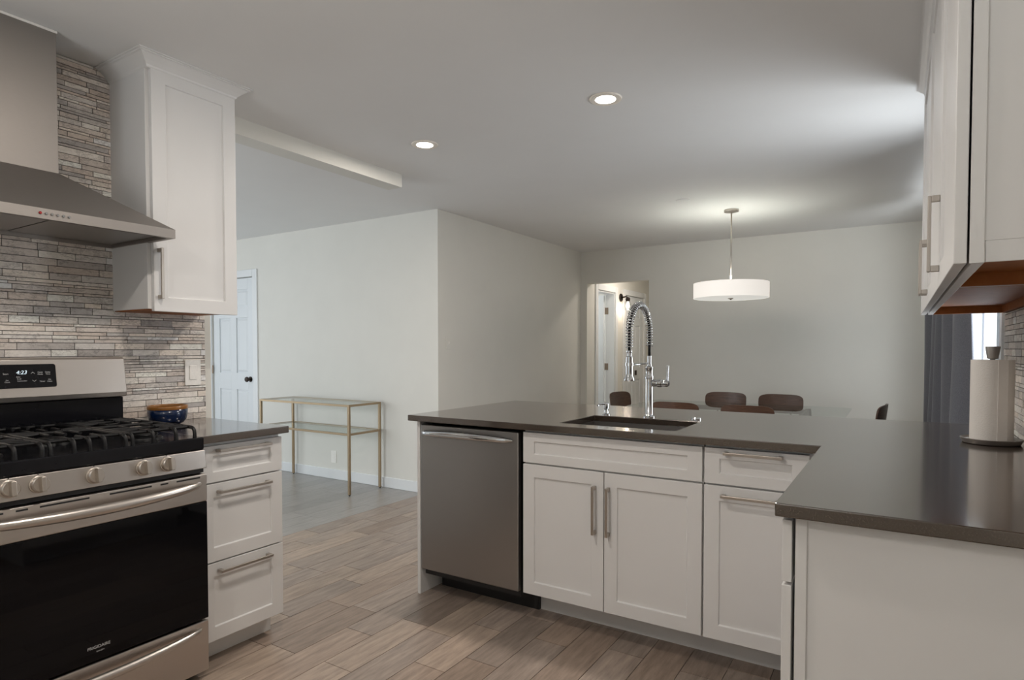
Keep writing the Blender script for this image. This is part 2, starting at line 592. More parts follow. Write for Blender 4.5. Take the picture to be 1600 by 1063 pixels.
def window_y(name, label, x0_, x1_, z0_, z1_):
    r = thing(name, label, None, ((x0_ + x1_) / 2, YR, z0_))
    r['kind'] = 'structure'
    f = MB()
    xm = (x0_ + x1_) / 2
    for a in ((x0_, x1_, z0_, z0_ + .045), (x0_, x1_, z1_ - .045, z1_), (x0_, x0_ + .045, z0_ + .045, z1_ - .045), (x1_ - .045, x1_, z0_ + .045, z1_ - .045), (xm - .03, xm + .03, z0_ + .045, z1_ - .045)):
        f.box(a[0], a[1], YR - .09, YR - .03, a[2], a[3])
    f.build('window_frame', M['trim'], r, bevel=.003)
    MB().box(x0_ + .045, x1_ - .045, YR - .063, YR - .057, z0_ + .045, z1_ - .045).build('pane', M['pane'], r)
window_y('window_3', 'unseen white framed kitchen window added behind the camera for light', KX0, KX1, KZ0, KZ1)  # unseen opening added for the kitchen fill lamps
window_y('window_4', 'unseen wide white framed lounge window placed for daylight behind the range wall', LX0, LX1, LKZ0, LKZ1)  # unseen, put in to light the far-left door wall head-on

# window casing on the right wall (near jamb visible past the towel roll)
structure('trim_2', MB().box(RX - .014, RX, WY0 - .06, WY0 + .0, WZ0 - .06, WZ1 + .06).box(RX - .014, RX, WY1, WY1 + .06, WZ0 - .06, WZ1 + .06)
          .box(RX - .014, RX, WY0, WY1, WZ1, WZ1 + .06).box(RX - .014, RX, WY0, WY1, WZ0 - .06, WZ0), M['trim'], 'white casing around the dining room window', bevel=.003)

# baseboards
def baseboard(name, x0, x1, y0, y1, label):
    structure(name, MB().box(x0, x1, y0, y1, 0.0, .095), M['trim'], label, bevel=.005)
baseboard('baseboard_console', -3.46, XJ + .012, YJ - .014, YJ - .0002, 'white baseboard under the console wall')
baseboard('baseboard_jog', XJ + .0002, XJ + .014, YJ, YB, 'white baseboard along the jog wall')
baseboard('baseboard_back', OX1, RX - .015, YB - .014, YB - .0002, 'white baseboard along the far dining wall')
baseboard('baseboard_right', RX - .014, RX - .0002, 1.04, YB - .015, 'white baseboard under the dining window')

# ---- hallway beyond the doorway
HXL, HXR, HY1 = -.96, .05, 6.90
D1A, D1B = 4.775, 5.335       # door opening in the hall's left wall
D2A, D2B = 5.69, 6.42
structure('wall_hall_left', MB().box(HXL - .12, HXL, YB + .12, D1A, 0, ZC).box(HXL - .12, HXL, D1A, D1B, 2.0, ZC)
          .box(HXL - .12, HXL, D1B, D2A, 0, ZC).box(HXL - .12, HXL, D2A, D2B, 2.0, ZC).box(HXL - .12, HXL, D2B, HY1, 0, ZC),
          M['wall'], 'left wall of the hallway beyond the doorway')
structure('wall_hall_right', MB().box(HXR, HXR + .12, YB + .12, HY1, 0, ZC), M['wall'], 'right wall of the hallway beyond the doorway')
structure('wall_hall_end', MB().box(HXL - 1.9, HXR + .12, HY1, HY1 + .12, 0, ZC), M['wall'], 'end wall of the hallway')
structure('wall_bedroom', MB().box(-2.95, -2.83, YB + .12, HY1, 0, ZC).box(-2.83, XJ - .12, YB + .0, YB + .12, 0, ZC), M['wall'], 'walls of the room behind the open hallway door')

def casing(name, x, y0, y1, zt, w, label):
    m = MB()
    m.box(x, x + .016, y0 - w, y0, 0, zt + w).box(x, x + .016, y1, y1 + w, 0, zt + w).box(x, x + .016, y0, y1, zt, zt + w)
    structure(name, m, M['trim'], label, bevel=.004)
casing('trim_3', HXL + .0002, D1A, D1B, 2.0, .075, 'white casing around the open hallway door')
casing('trim_4', HXL + .0002, D2A, D2B, 2.0, .075, 'white casing around the closed hallway door')
structure('trim_5', MB().box(HXL - .12, HXL, D1A - .0, D1A + .018, 0, 2.0).box(HXL - .12, HXL, D1B - .018, D1B, 0, 2.0).box(HXL - .12, HXL, D1A + .018, D1B - .018, 1.982, 2.0), M['trim'], 'white jamb lining the open hallway doorway')
m = MB()
m.box(-4.36, -4.285, YJ - .016, YJ - .0002, 0, 2.095).box(-3.535, -3.46, YJ - .016, YJ - .0002, 0, 2.095).box(-4.285, -3.535, YJ - .016, YJ - .0002, 2.02, 2.095)
structure('trim_6', m, M['trim'], 'white casing around the six-panel door at far left', bevel=.004)

def six_panel(mb, w, h, T, t=.035):
    """six-panel leaf. T maps (u, n, z) -> world ; u across 0..w, n through 0..t (front = 0)"""
    st = .11
    mid = .10
    pw = (w - 2 * st - mid) / 2
    rows = [(.22, .80), (.98, 1.58), (1.69, h - .12)]
    def bx(u0, u1, n0, n1, z0, z1):
        vs = [T(u, n, z) for u in (u0, u1) for n in (n0, n1) for z in (z0, z1)]
        mb.add(vs, [(0, 1, 3, 2), (4, 6, 7, 5), (0, 4, 5, 1), (2, 3, 7, 6), (0, 2, 6, 4), (1, 5, 7, 3)])
    bx(0, st, 0, t, 0, h); bx(w - st, w, 0, t, 0, h); bx(st + pw, st + pw + mid, 0, t, 0, h)
    zs = [0] + [z for r_ in rows for z in r_] + [h]
    for c0 in (st, st + pw + mid):
        for i in range(0, len(zs), 2):
            bx(c0, c0 + pw, 0, t, zs[i], zs[i + 1])
        for (z0, z1) in rows:
            bx(c0, c0 + pw, .012, t - .012, z0, z1)
            g = .012
            e = .034
            for side in (0, 1):
                n0, n1 = (.012, .003) if side == 0 else (t - .012, t - .003)
                a = [(c0 + g, z0 + g), (c0 + pw - g, z0 + g), (c0 + pw - g, z1 - g), (c0 + g, z1 - g)]
                b = [(c0 + e, z0 + e), (c0 + pw - e, z0 + e), (c0 + pw - e, z1 - e), (c0 + e, z1 - e)]
                mb.add([T(u, n0, z) for u, z in a] + [T(u, n1, z) for u, z in b],
                       [(0, 1, 2, 3), (4, 5, 6, 7)] + [(i, (i + 1) % 4, 4 + (i + 1) % 4, 4 + i) for i in range(4)])

def knob_lathe(mb, c, d, s=1.0):
    """round door knob with rose, axis d"""
    c, d = Vector(c), Vector(d)
    prof = [(.0, .029), (.006, .029), (.010, .013), (.028, .011), (.034, .024), (.046, .029), (.058, .024), (.063, .008)]
    mb.tube([c + d * (h * s) for h, _ in prof], [q * s for _, q in prof], 20)

# door in the console wall
d = thing('door_1', 'white six-panel door with black knob at far left', None, (-3.91, YJ + .03, 0)); d['kind'] = 'structure'
m = MB(); six_panel(m, .735, 2.005, lambda u, n, z: (-4.277 + u, YJ + .012 + n, z + .008)); m.build('leaf', M['door'], d, bevel=.002)
m = MB(); knob_lathe(m, (-3.612, YJ + .011, .925), (0, -1, 0)); m.build('door_handle', M['bronze'], d, smooth='auto')
for hz in (.22, 1.02, 1.82):
    MB().cyl((-4.280, YJ - .004, hz - .045), (-4.280, YJ - .004, hz + .045), .008).build('hinge', M['hinge'], d)
# open hallway door: hinged on the far jamb, swung into the room
d = thing('door_2', 'white hallway door standing open with two bronze hinges', None, (HXL - .12, D1B - .03, 0)); d['kind'] = 'structure'
m = MB(); six_panel(m, .56, 1.96, lambda u, n, z: (HXL - .135 - u, D1B - .056 + n, z + .01)); m.build('leaf', M['door'], d, bevel=.002)
for hz in (.22, 1.01, 1.76):
    MB().box(HXL - .135, HXL - .085, D1B - .0215, D1B - .0182, hz - .045, hz + .045).build('hinge', M['hinge'], d)
# closed hallway door
d = thing('door_3', 'closed white hallway door with small black latch', None, (HXL - .03, (D2A + D2B) / 2, 0)); d['kind'] = 'structure'
m = MB(); six_panel(m, D2B - D2A - .01, 1.985, lambda u, n, z: (HXL - .006 - n, D2A + .005 + u, z + .008)); m.build('leaf', M['door'], d, bevel=.002)
MB().box(HXL - .006, HXL + .012, D2A + .40, D2A + .45, .87, .94).build('door_handle', M['bronze'], d, bevel=.003)

# ------------------------------------------------------------------ mosaic backsplash
def mosaic(name, plane_x, sgn, y0, y1, z0, z1, seed, label):
    """linear stone mosaic on a wall of constant x; sgn = outward normal; one mesh"""
    rn = random.Random(seed)
    root = thing(name, label, None, (plane_x, (y0 + y1) / 2, z0))
    root['kind'] = 'structure'
    a, b = sorted((plane_x + sgn * .0003, plane_x + sgn * .0045))
    MB().box(a, b, y0, y1, z0, z1).build('grout', M['tilegrout'], root)
    m = MB()
    z = z0
    pal = [(0.52, 0.47, 0.43), (0.60, 0.56, 0.52), (0.46, 0.415, 0.38), (0.55, 0.50, 0.45), (0.40, 0.37, 0.35), (0.50, 0.475, 0.45), (0.64, 0.60, 0.56), (0.48, 0.42, 0.375), (0.36, 0.34, 0.33)]
    g = .0013
    while z < z1 - .004:
        h = min(rn.choice((.011, .021, .021, .028, .028, .015)), z1 - z)
        y = y0 - rn.uniform(0, .12)
        while y < y1:
            L = rn.choice((.08, .11, .14, .17)) * rn.uniform(.8, 1.2)
            ya, yb = max(y, y0) + g, min(y + L, y1) - g
            if yb - ya > .006:
                pr = .0085 + rn.uniform(-.0012, .0012)
                aa, bb = sorted((plane_x + sgn * .003, plane_x + sgn * pr))
                c = rn.choice(pal)
                s = rn.uniform(.85, 1.1)
                m.box(aa, bb, ya, yb, z + g, z + h - g, tuple(min(.9, q * s * 1.5) for q in c))
            y += L
        z += h
    m.build('stone_tiles', M['tile'], root)
    return root
mosaic('trim_7', WX, 1, -2.60, -.641, .914, ZC - .002, 11, 'linear grey stone mosaic covering the range wall')
mosaic('trim_8', RX, -1, -.957, 1.0, .9145, 1.399, 23, 'linear grey stone mosaic behind the paper towel roll')

# ------------------------------------------------------------------ cabinet fronts
def mapper(kind, plane):
    if kind == '+x': return lambda u, n, z: (plane + n, u, z)
    if kind == '-x': return lambda u, n, z: (plane - n, u, z)
    if kind == '-y': return lambda u, n, z: (u, plane - n, z)
    if kind == '+y': return lambda u, n, z: (u, plane + n, z)

def shaker(mb, T, u0, u1, z0, z1, thick=.02, rail=.057, rec=.008, railv=None):
    """front face sits at n=0, body goes to n=-thick"""
    rv = railv or rail
    e = .002
    o = [(u0, z0), (u1, z0), (u1, z1), (u0, z1)]
    i1 = [(u0 + rail, z0 + rv), (u1 - rail, z0 + rv), (u1 - rail, z1 - rv), (u0 + rail, z1 - rv)]
    i2 = [(u0 + rail + e, z0 + rv + e), (u1 - rail - e, z0 + rv + e), (u1 - rail - e, z1 - rv - e), (u0 + rail + e, z1 - rv - e)]
    vs = [T(u, -thick, z) for u, z in o] + [T(u, 0, z) for u, z in o] + [T(u, 0, z) for u, z in i1] + [T(u, -rec, z) for u, z in i2]
    fs = [(0, 1, 2, 3)]
    for a in (0, 4, 8):
        fs += [(a + i, a + (i + 1) % 4, a + 4 + (i + 1) % 4, a + 4 + i) for i in range(4)]
    fs.append((12, 13, 14, 15))
    mb.add(vs, fs)

def bar_handle(T, u, z, length, vertical, parent, out=.032, w=.011, label=None):
    m = MB()
    def bx(u0, u1, n0, n1, z0, z1):
        vs = [T(a, b, c) for a in (u0, u1) for b in (n0, n1) for c in (z0, z1)]
        m.add(vs, [(0, 1, 3, 2), (4, 6, 7, 5), (0, 4, 5, 1), (2, 3, 7, 6), (0, 2, 6, 4), (1, 5, 7, 3)])
    h = length / 2
    if vertical:
        bx(u - w / 2, u + w / 2, out - .008, out, z - h, z + h)
        for s in (-1, 1):
            c = z + s * (h - .008)
            bx(u - w / 2, u + w / 2, 0, out - .008, c - .008, c + .008)
    else:
        bx(u - h, u + h, out - .008, out, z - w / 2, z + w / 2)
        for s in (-1, 1):
            c = u + s * (h - .008)
            bx(c - .008, c + .008, 0, out - .008, z - w / 2, z + w / 2)
    return m.build('handle', M['nickel'], parent, bevel=.0015)

# ---- left wall cabinet
uc = thing('wall_cabinet', 'tall white shaker wall cabinet beside the range hood', 'cabinet', (-.46, -.86, 1.40))
MB().box(-.598, -.312, -1.052, -.668, 1.412, 2.39).build('body', M['cab'], uc, bevel=.001)
MB().box(-.590, -.320, -1.046, -.674, 1.408, 1.4119).build('underside', M['orangewood'], uc, label='bare orange wood underside')
m = MB(); shaker(m, mapper('+x', -.290), -1.038, -.668, 1.402, 2.388, rail=.058)
dr = m.build('door', M['cab'], uc, bevel=.0015)
bar_handle(mapper('+x', -.290), -1.018, 1.555, .206, True, dr)
def crown(parent, pts_fn, z0, z1, name='crown_moulding'):
    """pts_fn(p) -> list of path corner points pushed out by p"""
    prof = [(0, z0), (.004, z0 + .004), (.006, z0 + .010), (.020, z0 + (z1 - z0) * .45), (.040, z0 + (z1 - z0) * .78), (.047, z0 + (z1 - z0) * .82), (.047, z0 + (z1 - z0) * .90), (.055, z0 + (z1 - z0) * .92), (.055, z1)]
    m_ = MB()
    rings = [[(x_, y_, z_) for x_, y_ in pts_fn(p)] for p, z_ in prof]
    n = len(rings[0])
    vs = [v for r_ in rings for v in r_]
    fs = []
    for i in range(len(rings) - 1):
        fs += [(i * n + k, i * n + (k + 1) % n, (i + 1) * n + (k + 1) % n, (i + 1) * n + k) for k in range(n)]
    fs.append(tuple(range(n)))
    fs.append(tuple((len(rings) - 1) * n + k for k in range(n)))
    m_.add(vs, fs)
    return m_.build(name, M['cab'], parent)
crown(uc, lambda p: [(-.5985, -1.053 - p), (-.290 + p, -1.053 - p), (-.290 + p, -.667 + p), (-.5985, -.667 + p)], 2.376, 2.4275)

# ---- drawer base cabinet
bc = thing('drawer_cabinet', 'narrow white three-drawer base cabinet beside the range', 'cabinet', (-.3, -.85, 0))
MB().box(-.59, -.0205, -1.033, -.660, .095, .883).build('body', M['cab'], bc, bevel=.001)
MB().box(-.58, -.082, -1.030, -.664, 0, .0948).build('toe_kick', M['cab'], bc)
for z0, z1, hz in ((.724, .868, .853), (.4095, .718, .690), (.095, .4040, .376)):
    T = mapper('+x', 0.0)
    m = MB(); shaker(m, T, -1.030, -.658, z0, z1, rail=.055, railv=.040 if z1 - z0 < .2 else .055)
    dr = m.build('drawer', M['cab'], bc, bevel=.0015)
    bar_handle(T, -.845, hz - .004, .236, False, dr)
MB().box(-.5905, .03, -1.0385, -.6425, .8845, .914).build('worktop', M['quartz'], None, bevel=.003,
    label='short brown quartz worktop over the three-drawer cabinet', cat='worktop')

# ---- L-shaped worktop with sink cut-out
def slab(xs, ys, inside, z0, z1):
    m = MB()
    nx, ny = len(xs) - 1, len(ys) - 1
    cell = {(i, j) for i in range(nx) for j in range(ny) if inside((xs[i] + xs[i + 1]) / 2, (ys[j] + ys[j + 1]) / 2)}
    idx = {}
    def V(i, j, t):
        if (i, j, t) not in idx:
            idx[(i, j, t)] = len(m.v)
            m.v.append(Vector((xs[i], ys[j], z1 if t else z0)))
        return idx[(i, j, t)]
    for (i, j) in cell:
        for t in (0, 1):
            m.f.append([V(i, j, t), V(i + 1, j, t), V(i + 1, j + 1, t), V(i, j + 1, t)])
        for (di, dj, a, b) in ((-1, 0, (i, j), (i, j + 1)), (1, 0, (i + 1, j), (i + 1, j + 1)), (0, -1, (i, j), (i + 1, j)), (0, 1, (i, j + 1), (i + 1, j + 1))):
            if (i + di, j + dj) not in cell:
                m.f.append([V(*a, 0), V(*b, 0), V(*b, 1), V(*a, 1)])
    m.col = [None] * len(m.f)
    return m
SX0, SX1, SY0, SY1 = .973, 1.502, .080, .458
PX0, PXI, PY0, PYB, PYE = .163, 2.045, -.030, 1.001, -.957
top = slab([PX0, SX0, SX1, PXI, RX - .0005], [PYE, PY0, SY0, SY1, PYB],
           lambda x, y: (y > PY0 or x > PXI) and not (SX0 < x < SX1 and SY0 < y < SY1), .8845, .914)
top.build('worktop', M['quartz'], None, bevel=.003, label='large L-shaped brown quartz worktop holding the sink', cat='worktop')

# ---- sink
sk = thing('sink', 'undermount stainless steel sink in the brown worktop', 'sink', ((SX0 + SX1) / 2, (SY0 + SY1) / 2, .68))
m = MB()
t = .004
z0, z1 = .68, .8842
m.box(SX0 - .006, SX0 - .002, SY0 - .006, SY1 + .006, z0, z1).box(SX1 + .002, SX1 + .006, SY0 - .006, SY1 + .006, z0, z1)
m.box(SX0 - .002, SX1 + .002, SY0 - .006, SY0 - .002, z0, z1).box(SX0 - .002, SX1 + .002, SY1 + .002, SY1 + .006, z0, z1)
m.box(SX0 - .006, SX1 + .006, SY0 - .006, SY1 + .006, z0 - t, z0)
m.build('basin', M['sink'], sk)
MB().lathe([(.0, .0005), (.040, .0005), (.044, .003), (.044, 0)], (1.24, .27, z0), n=32).build('drain', M['chrome'], sk, smooth=True)

# ---- dishwasher
dw = thing('dishwasher', 'built-in stainless dishwasher under the peninsula worktop', 'dishwasher', (.517, .3, 0))
MB().box(.232, .802, .025, .60, .10, .866).build('body', M['blackmat'], dw)
MB().box(.240, .829, .150, .18, .0, .0995).build('toe_kick', M['blackmat'], dw, label='black toe kick')
pl = []
m = MB()
m.box(.2265, .8065, -.004, .0245, .132, .8675)
door_dw = m.build('door', M['steel_dw'], dw, bevel=.006, seg=3)
m = MB()
pts, rr = [], []
for i in range(25):
    t = i / 24
    u = .246 + (.776 - .246) * t
    b = math.sin(math.pi * t) ** .45
    pts.append((u, -.008 - .040 * b, .828 + .006 * math.sin(math.pi * t)))
    rr.append(.008 + .009 * math.sin(math.pi * t) ** .35)
m.tube(pts, rr, 14)
m.build('handle', M['chrome'], door_dw, smooth='auto')

# ---- peninsula cabinets
ep = MB().box(.2035, .2225, -.004, .62, 0, .8838)
ep.build('end_panel', M['cab'], None, bevel=.001, label='white end panel closing the peninsula left of the dishwasher', cat='panel')
sb = thing('sink_cabinet', 'wide white sink cabinet with false drawer and two doors', 'cabinet', (1.23, .3, 0))
MB().box(.830, 1.636, .0205, .60, .132, .675).box(.830, .848, .0205, .60, .675, .883).box(1.618, 1.636, .0205, .60, .675, .883).box(.848, 1.618, .0205, .035, .675, .883).build('body', M['cab'], sb)
MB().box(.8305, 1.636, .165, .185, 0, .1318).build('toe_kick', M['cab'], sb)
Tp = mapper('-y', 0.0)
m = MB(); shaker(m, Tp, .830, 1.634, .735, .872, railv=.040); m.build('drawer_front', M['cab'], sb, bevel=.0015)
m = MB(); shaker(m, Tp, .830, 1.2245, .135, .7275); dA = m.build('door', M['cab'], sb, bevel=.0015)
m = MB(); shaker(m, Tp, 1.2285, 1.634, .135, .7275); dB = m.build('door', M['cab'], sb, bevel=.0015)
bar_handle(Tp, 1.186, .566, .206, True, dA)
bar_handle(Tp, 1.249, .566, .206, True, dB)
pc = thing('pullout_cabinet', 'white cabinet with one drawer over a tall pull-out front', 'cabinet', (1.83, .3, 0))
MB().box(1.642, 2.050, .0205, .60, .132, .883).build('body', M['cab'], pc)
MB().box(1.6365, 2.050, .165, .185, 0, .1318).build('toe_kick', M['cab'], pc)
m = MB(); shaker(m, Tp, 1.642, 2.008, .735, .872, railv=.040); dA = m.build('drawer', M['cab'], pc, bevel=.0015)
m = MB(); shaker(m, Tp, 1.642, 2.008, .135, .7275); dB = m.build('door', M['cab'], pc, bevel=.0015)
bar_handle(Tp, 1.820, .856, .206, False, dA)
bar_handle(Tp, 1.812, .694, .206, False, dB)
# right leg cabinet
lc = thing('side_cabinet', 'white base cabinet under the near end of the worktop', 'cabinet', (2.37, -.5, 0))
MB().box(2.083, RX - .012, -.918, -.004, .10, .883).build('body', M['cab'], lc)
MB().box(2.14, RX - .012, -.918, -.004, 0, .0998).build('toe_kick', M['cab'], lc)
m = MB().box(2.083, RX - .012, -.921, -.9185, 0, .883).box(2.083, 2.106, -.927, -.9212, 0, .883)
m.build('end_panel', M['cab'], lc, bevel=.001)
Tr = mapper('-x', 2.056)
m = MB(); shaker(m, Tr, -.925, -.48, .735, .872, railv=.040); m.build('drawer', M['cab'], lc, bevel=.0015)
m = MB(); shaker(m, Tr, -.925, -.48, .105, .7275); m.build('door', M['cab'], lc, bevel=.0015)

# ---- right wall cabinets
def right_cab(name, label, y0, y1, splits, handles, side):
    r_ = thing(name, label, 'cabinet', (2.5, (y0 + y1) / 2, 1.40))
    m = MB().box(2.377, RX - .001, y0, y1, 1.440, 2.39)
    m.box(2.377, 2.396, y0, y1, 1.402, 1.4399)
    m.box(2.3961, RX - .001, y0, y0 + .006, 1.402, 1.4399)
    m.build('body', M['cab'], r_, bevel=.001)
    u_ = MB().box(2.3965, RX - .002, y0 + .0065, y1 - .0005, 1.4345, 1.4395)
    u_.box(2.3965, RX - .002, y0 + .0065, y0 + .018, 1.4025, 1.4344).box(2.3965, RX - .002, y1 - .018, y1 - .0005, 1.4025, 1.4344)
    u_.box(RX - .020, RX - .002, y0 + .0181, y1 - .0181, 1.4025, 1.4344)
    u_.build('underside', M['orangewood'], r_, label='bare orange wood underside')
    if side:
        MB().box(2.373, 2.394, y0 - .005, y0 - .0005, 1.401, 2.40).build('stile', M['cab'], r_)
    T = mapper('-x', 2.350)
    for (a, b), hy in zip(splits, handles):
        m = MB(); shaker(m, T, a, b, 1.402, 2.388)
        dd = m.build('door', M['cab'], r_, bevel=.0015)
        bar_handle(T, hy, 1.535, .19, True, dd, out=.026)
    return r_
rc1 = right_cab('wall_cabinet', 'near white wall cabinet at top right with a single door', -1.0, -.468, [(-.998, -.472)], [-.510], True)
rc2 = right_cab('wall_cabinet', 'far white wall cabinet at top right, beyond the near one', -.466, .985, [(-.464, .2575), (.2615, .983)], [.225, .295], False)
def crown_r(parent, y0, y1, e0, e1):
    crown(parent, lambda p: [(RX - .0015, y0 - p * e0 * .55), (2.350 - p * .55, y0 - p * e0 * .55), (2.350 - p * .55, y1 + p * e1 * .55), (RX - .0015, y1 + p * e1 * .55)], 2.3885, 2.4275)
crown_r(rc1, -1.0, -.467, 1, 0)
crown_r(rc2, -.466, .985, 0, 1)

# ------------------------------------------------------------------ gas range
RY0, RY1 = -1.800, -1.041
RYC = (RY0 + RY1) / 2
gr = thing('gas_range', 'freestanding stainless gas range with black cast-iron grates', 'range', (-.25, RYC, 0))
MB().box(-.585, .030, RY0 + .004, RY1 - .004, .03, .900).build('body', M['blackmat'], gr)
for yy in (RY0 + .04, RY1 - .04):
    for xx in (-.05, -.5):
        MB().cyl((xx, yy, 0), (xx, yy, .032), .016).build('foot', M['blackmat'], gr)
# cooktop tray
m = MB().box(-.555, .052, RY0, RY1, .868, .916)
m.build('cooktop', M['black'], gr, bevel=.006, seg=3, label='glossy black cooktop')
# control panel (slanted)
m = MB().prism([(.0, .800), (.066, .800), (.056, .8675), (.0, .8675)], RY0, RY1, 'y')
cp = m.build('control_panel', M['steel_h'], gr, bevel=.002)
nx, nz = math.cos(math.radians(8.5)), math.sin(math.radians(8.5))
NK = Vector((nx, 0, nz))
TZ = Vector((-nz, 0, nx))
for dy in (-.227, -.153, 0, .153, .235):
    c = Vector((.0612, RYC + dy, .836))
    m = MB()
    m.tube([c, c + NK * .004, c + NK * .005, c + NK * .018, c + NK * .021], [.0265, .0265, .024, .0235, .021], 28)
    kb = m.build('knob', M['knob'], gr, smooth='auto')
    # raised grip blade
    g = MB()
    Y = Vector((0, 1, 0))
    vs = []
    for n_ in (.020, .040):
        w_ = .0080 if n_ == .020 else .0065
        for a, b in ((-w_, -.022), (w_, -.022), (w_, .022), (-w_, .022)):
            vs.append(c + NK * n_ + Y * a + TZ * b)
    g.add(vs, [(0, 1, 2, 3), (4, 5, 6, 7), (0, 1, 5, 4), (1, 2, 6, 5), (2, 3, 7, 6), (3, 0, 4, 7)])
    g.build('grip', M['knob'], kb, bevel=.002)
    q = c + TZ * .031 + NK * .0002
    MB().cyl(q, q + NK * .0008, .0018, n=10).build('mark', M['blackmat'], kb)
# vent slots strip over the door
m = MB().box(.0, .050, RY0 + .004, RY1 - .004, .783, .7985)
m.build('vent_strip', M['blackmat'], gr)
# oven door
od = MB()
od.box(.031, .070, RY0 + .002, RY1 - .002, .676, .779)
dor = od.build('oven_door', M['steel_h'], gr, bevel=.004, seg=3)
for a, b in ((-.335, -.245), (-.215, -.185), (-.155, -.02), (.04, .175), (.205, .232), (.262, .35)):
    MB().box(.045, .0706, RYC + a, RYC + b, .7660, .7715).build('vent_slot', M['blackmat'], dor)
MB().box(.031, .069, RY0 + .002, RY1 - .002, .232, .6755).build('glass_panel', M['blackglass'], dor, bevel=.003)
pts, rr = [], []
for i in range(33):
    t = i / 32
    s = math.sin(math.pi * t)
    pts.append((.072 + .052 * s ** .40, RY0 + .034 + (RY1 - RY0 - .068) * t, .735 + .010 * (1 - s)))
    rr.append(.008 + .0095 * s ** .4)
MB().tube(pts, rr, 16).build('handle', M['steel_h'], dor, smooth='auto')
text_mesh('brand_lettering', 'FRIGIDAIRE', .0135, (.0695, RYC, .277), (0, 1, 0), (0, 0, 1), M['print'], dor, shear=.0)
text_mesh('small_lettering', 'GALLERY', .0058, (.0695, RYC + .004, .262), (0, 1, 0), (0, 0, 1), M['print'], dor)
# storage drawer
m = MB().box(.0305, .068, RY0 + .002, RY1 - .002, .032, .224)
sd = m.build('storage_drawer', M['steel_h'], gr, bevel=.004)
pts, rr = [], []
for i in range(33):
    t = i / 32
    s = math.sin(math.pi * t)
    pts.append((.070 + .040 * s ** .45, RY0 + .034 + (RY1 - RY0 - .068) * t, .186 + .012 * (1 - s)))
    rr.append(.006 + .009 * s ** .4)
MB().tube(pts, rr, 14).build('handle', M['steel_h'], sd, smooth='auto')
# backguard
m = MB().prism([(-.59, .905), (-.545, .905), (-.545, 1.045), (-.59, 1.045)], RY0, RY1, 'y')
bg0 = m.build('backguard_base', M['black'], gr, bevel=.003)
m = MB().prism([(-.59, 1.045), (-.510, 1.048), (-.506, 1.068), (-.528, 1.207), (-.545, 1.214), (-.59, 1.214)], RY0 + .004, RY1 - .002, 'y')
bg = m.build('backguard', M['steel_h'], gr, bevel=.003)
def bgx(z): return -.506 - .022 * (z - 1.068) / .139
sl = Vector((-.022, 0, .139)).normalized()
bn = Vector((sl.z, 0, -sl.x))
def bg_pt(y, z, off): return Vector((bgx(z), y, z)) + bn * off
def bg_plate(name, y0, y1, za, zb, r0, off0, off1, mat, parent, **kw):
    poly = rounded_rect(y0, y1, za, zb, r0)
    vs = [bg_pt(a, b, off0) for a, b in poly] + [bg_pt(a, b, off1) for a, b in poly]
    n = len(poly)
    return MB().add(vs, [tuple(range(n)), tuple(range(n, 2 * n))] + [(i, (i + 1) % n, n + (i + 1) % n, n + i) for i in range(n)]).build(name, mat, parent, **kw)
dz0, dz1 = 1.101, 1.190
dpy0, dpy1 = -1.560, -1.298
bg_plate('display_rim', dpy0 - .003, dpy1 + .003, dz0 - .003, dz1 + .003, .009, -.001, .0010, M['knob'], bg)
dp = bg_plate('display_panel', dpy0, dpy1, dz0, dz1, .008, -.001, .0016, M['black'], bg)
# keep depth at three levels: lettering belongs to the backguard
def bgtext(body, size, y, z, mat=None, nm='panel_lettering', shear=0.0):
    return text_mesh(nm, body, size, bg_pt(y, z, .0018), (0, 1, 0), tuple(sl), mat or M['print'], bg, shear=shear)
bgtext('4:23', .020, -1.410, 1.159, M['digits'], 'clock_digits', .25)
bgtext('Start', .0085, -1.458, 1.155)
bgtext('Bake', .0065, -1.420, 1.143)
bgtext('Broil', .0065, -1.418, 1.1355)
bgtext('Convection', .0065, -1.409, 1.128)
bgtext('Set\nClock', .007, -1.455, 1.128)
bgtext('Bake\nTime', .007, -1.490, 1.128)
bgtext('Cook\nMode', .0075, -1.350, 1.155)
bgtext('Delay\nTime', .0075, -1.325, 1.155)
bgtext('Timer', .0075, -1.345, 1.124)
bgtext('On\nClean', .0072, -1.321, 1.127)
def chevron(y, z, s):
    m_ = MB()
    for a in (-1, 1):
        p0, p1 = bg_pt(y, z + s * .003, .0021), bg_pt(y + a * .006, z - s * .003, .0021)
        m_.tube([p0, p1], .0007, 6)
    m_.build('arrow_mark', M['print'], bg)
chevron(-1.374, 1.157, 1)
chevron(-1.371, 1.127, -1)

# burners and grates
burners = [(-.10, -.24, .045), (-.40, -.24, .038), (-.25, 0, .050), (-.10, .24, .052), (-.40, .24, .036)]
for bx_, by_, br_ in burners:
    m = MB().lathe([(br_ * 1.15, 0), (br_ * 1.1, .006), (br_ * .8, .008), (br_ * .8, .014), (br_ * .86, .016), (br_ * .80, .021), (0.001, .022)], (bx_, RYC + by_, .9155), n=28)
    m.build('burner', M['iron'], gr, smooth='auto')
GZ = .955
def bar(m, p0, p1, w=.0055, h=.012):
    """cast bar with rounded section"""
    m.tube([p0, p1], w * 1.15, 8)
def foot_arc(m, p, dirv):
    """bar end curving down to the tray"""
    p = Vector(p)
    dv = Vector(dirv)
    pts = [p, p + dv * .010 + Vector((0, 0, -.002)), p + dv * .018 + Vector((0, 0, -.010)), p + dv * .021 + Vector((0, 0, -.022)), p + dv * .021 + Vector((0, 0, -.0395))]
    m.tube(pts, [.0065, .0065, .0065, .0065, .0075], 8)
GW = (RY1 - RY0 - .03) / 3
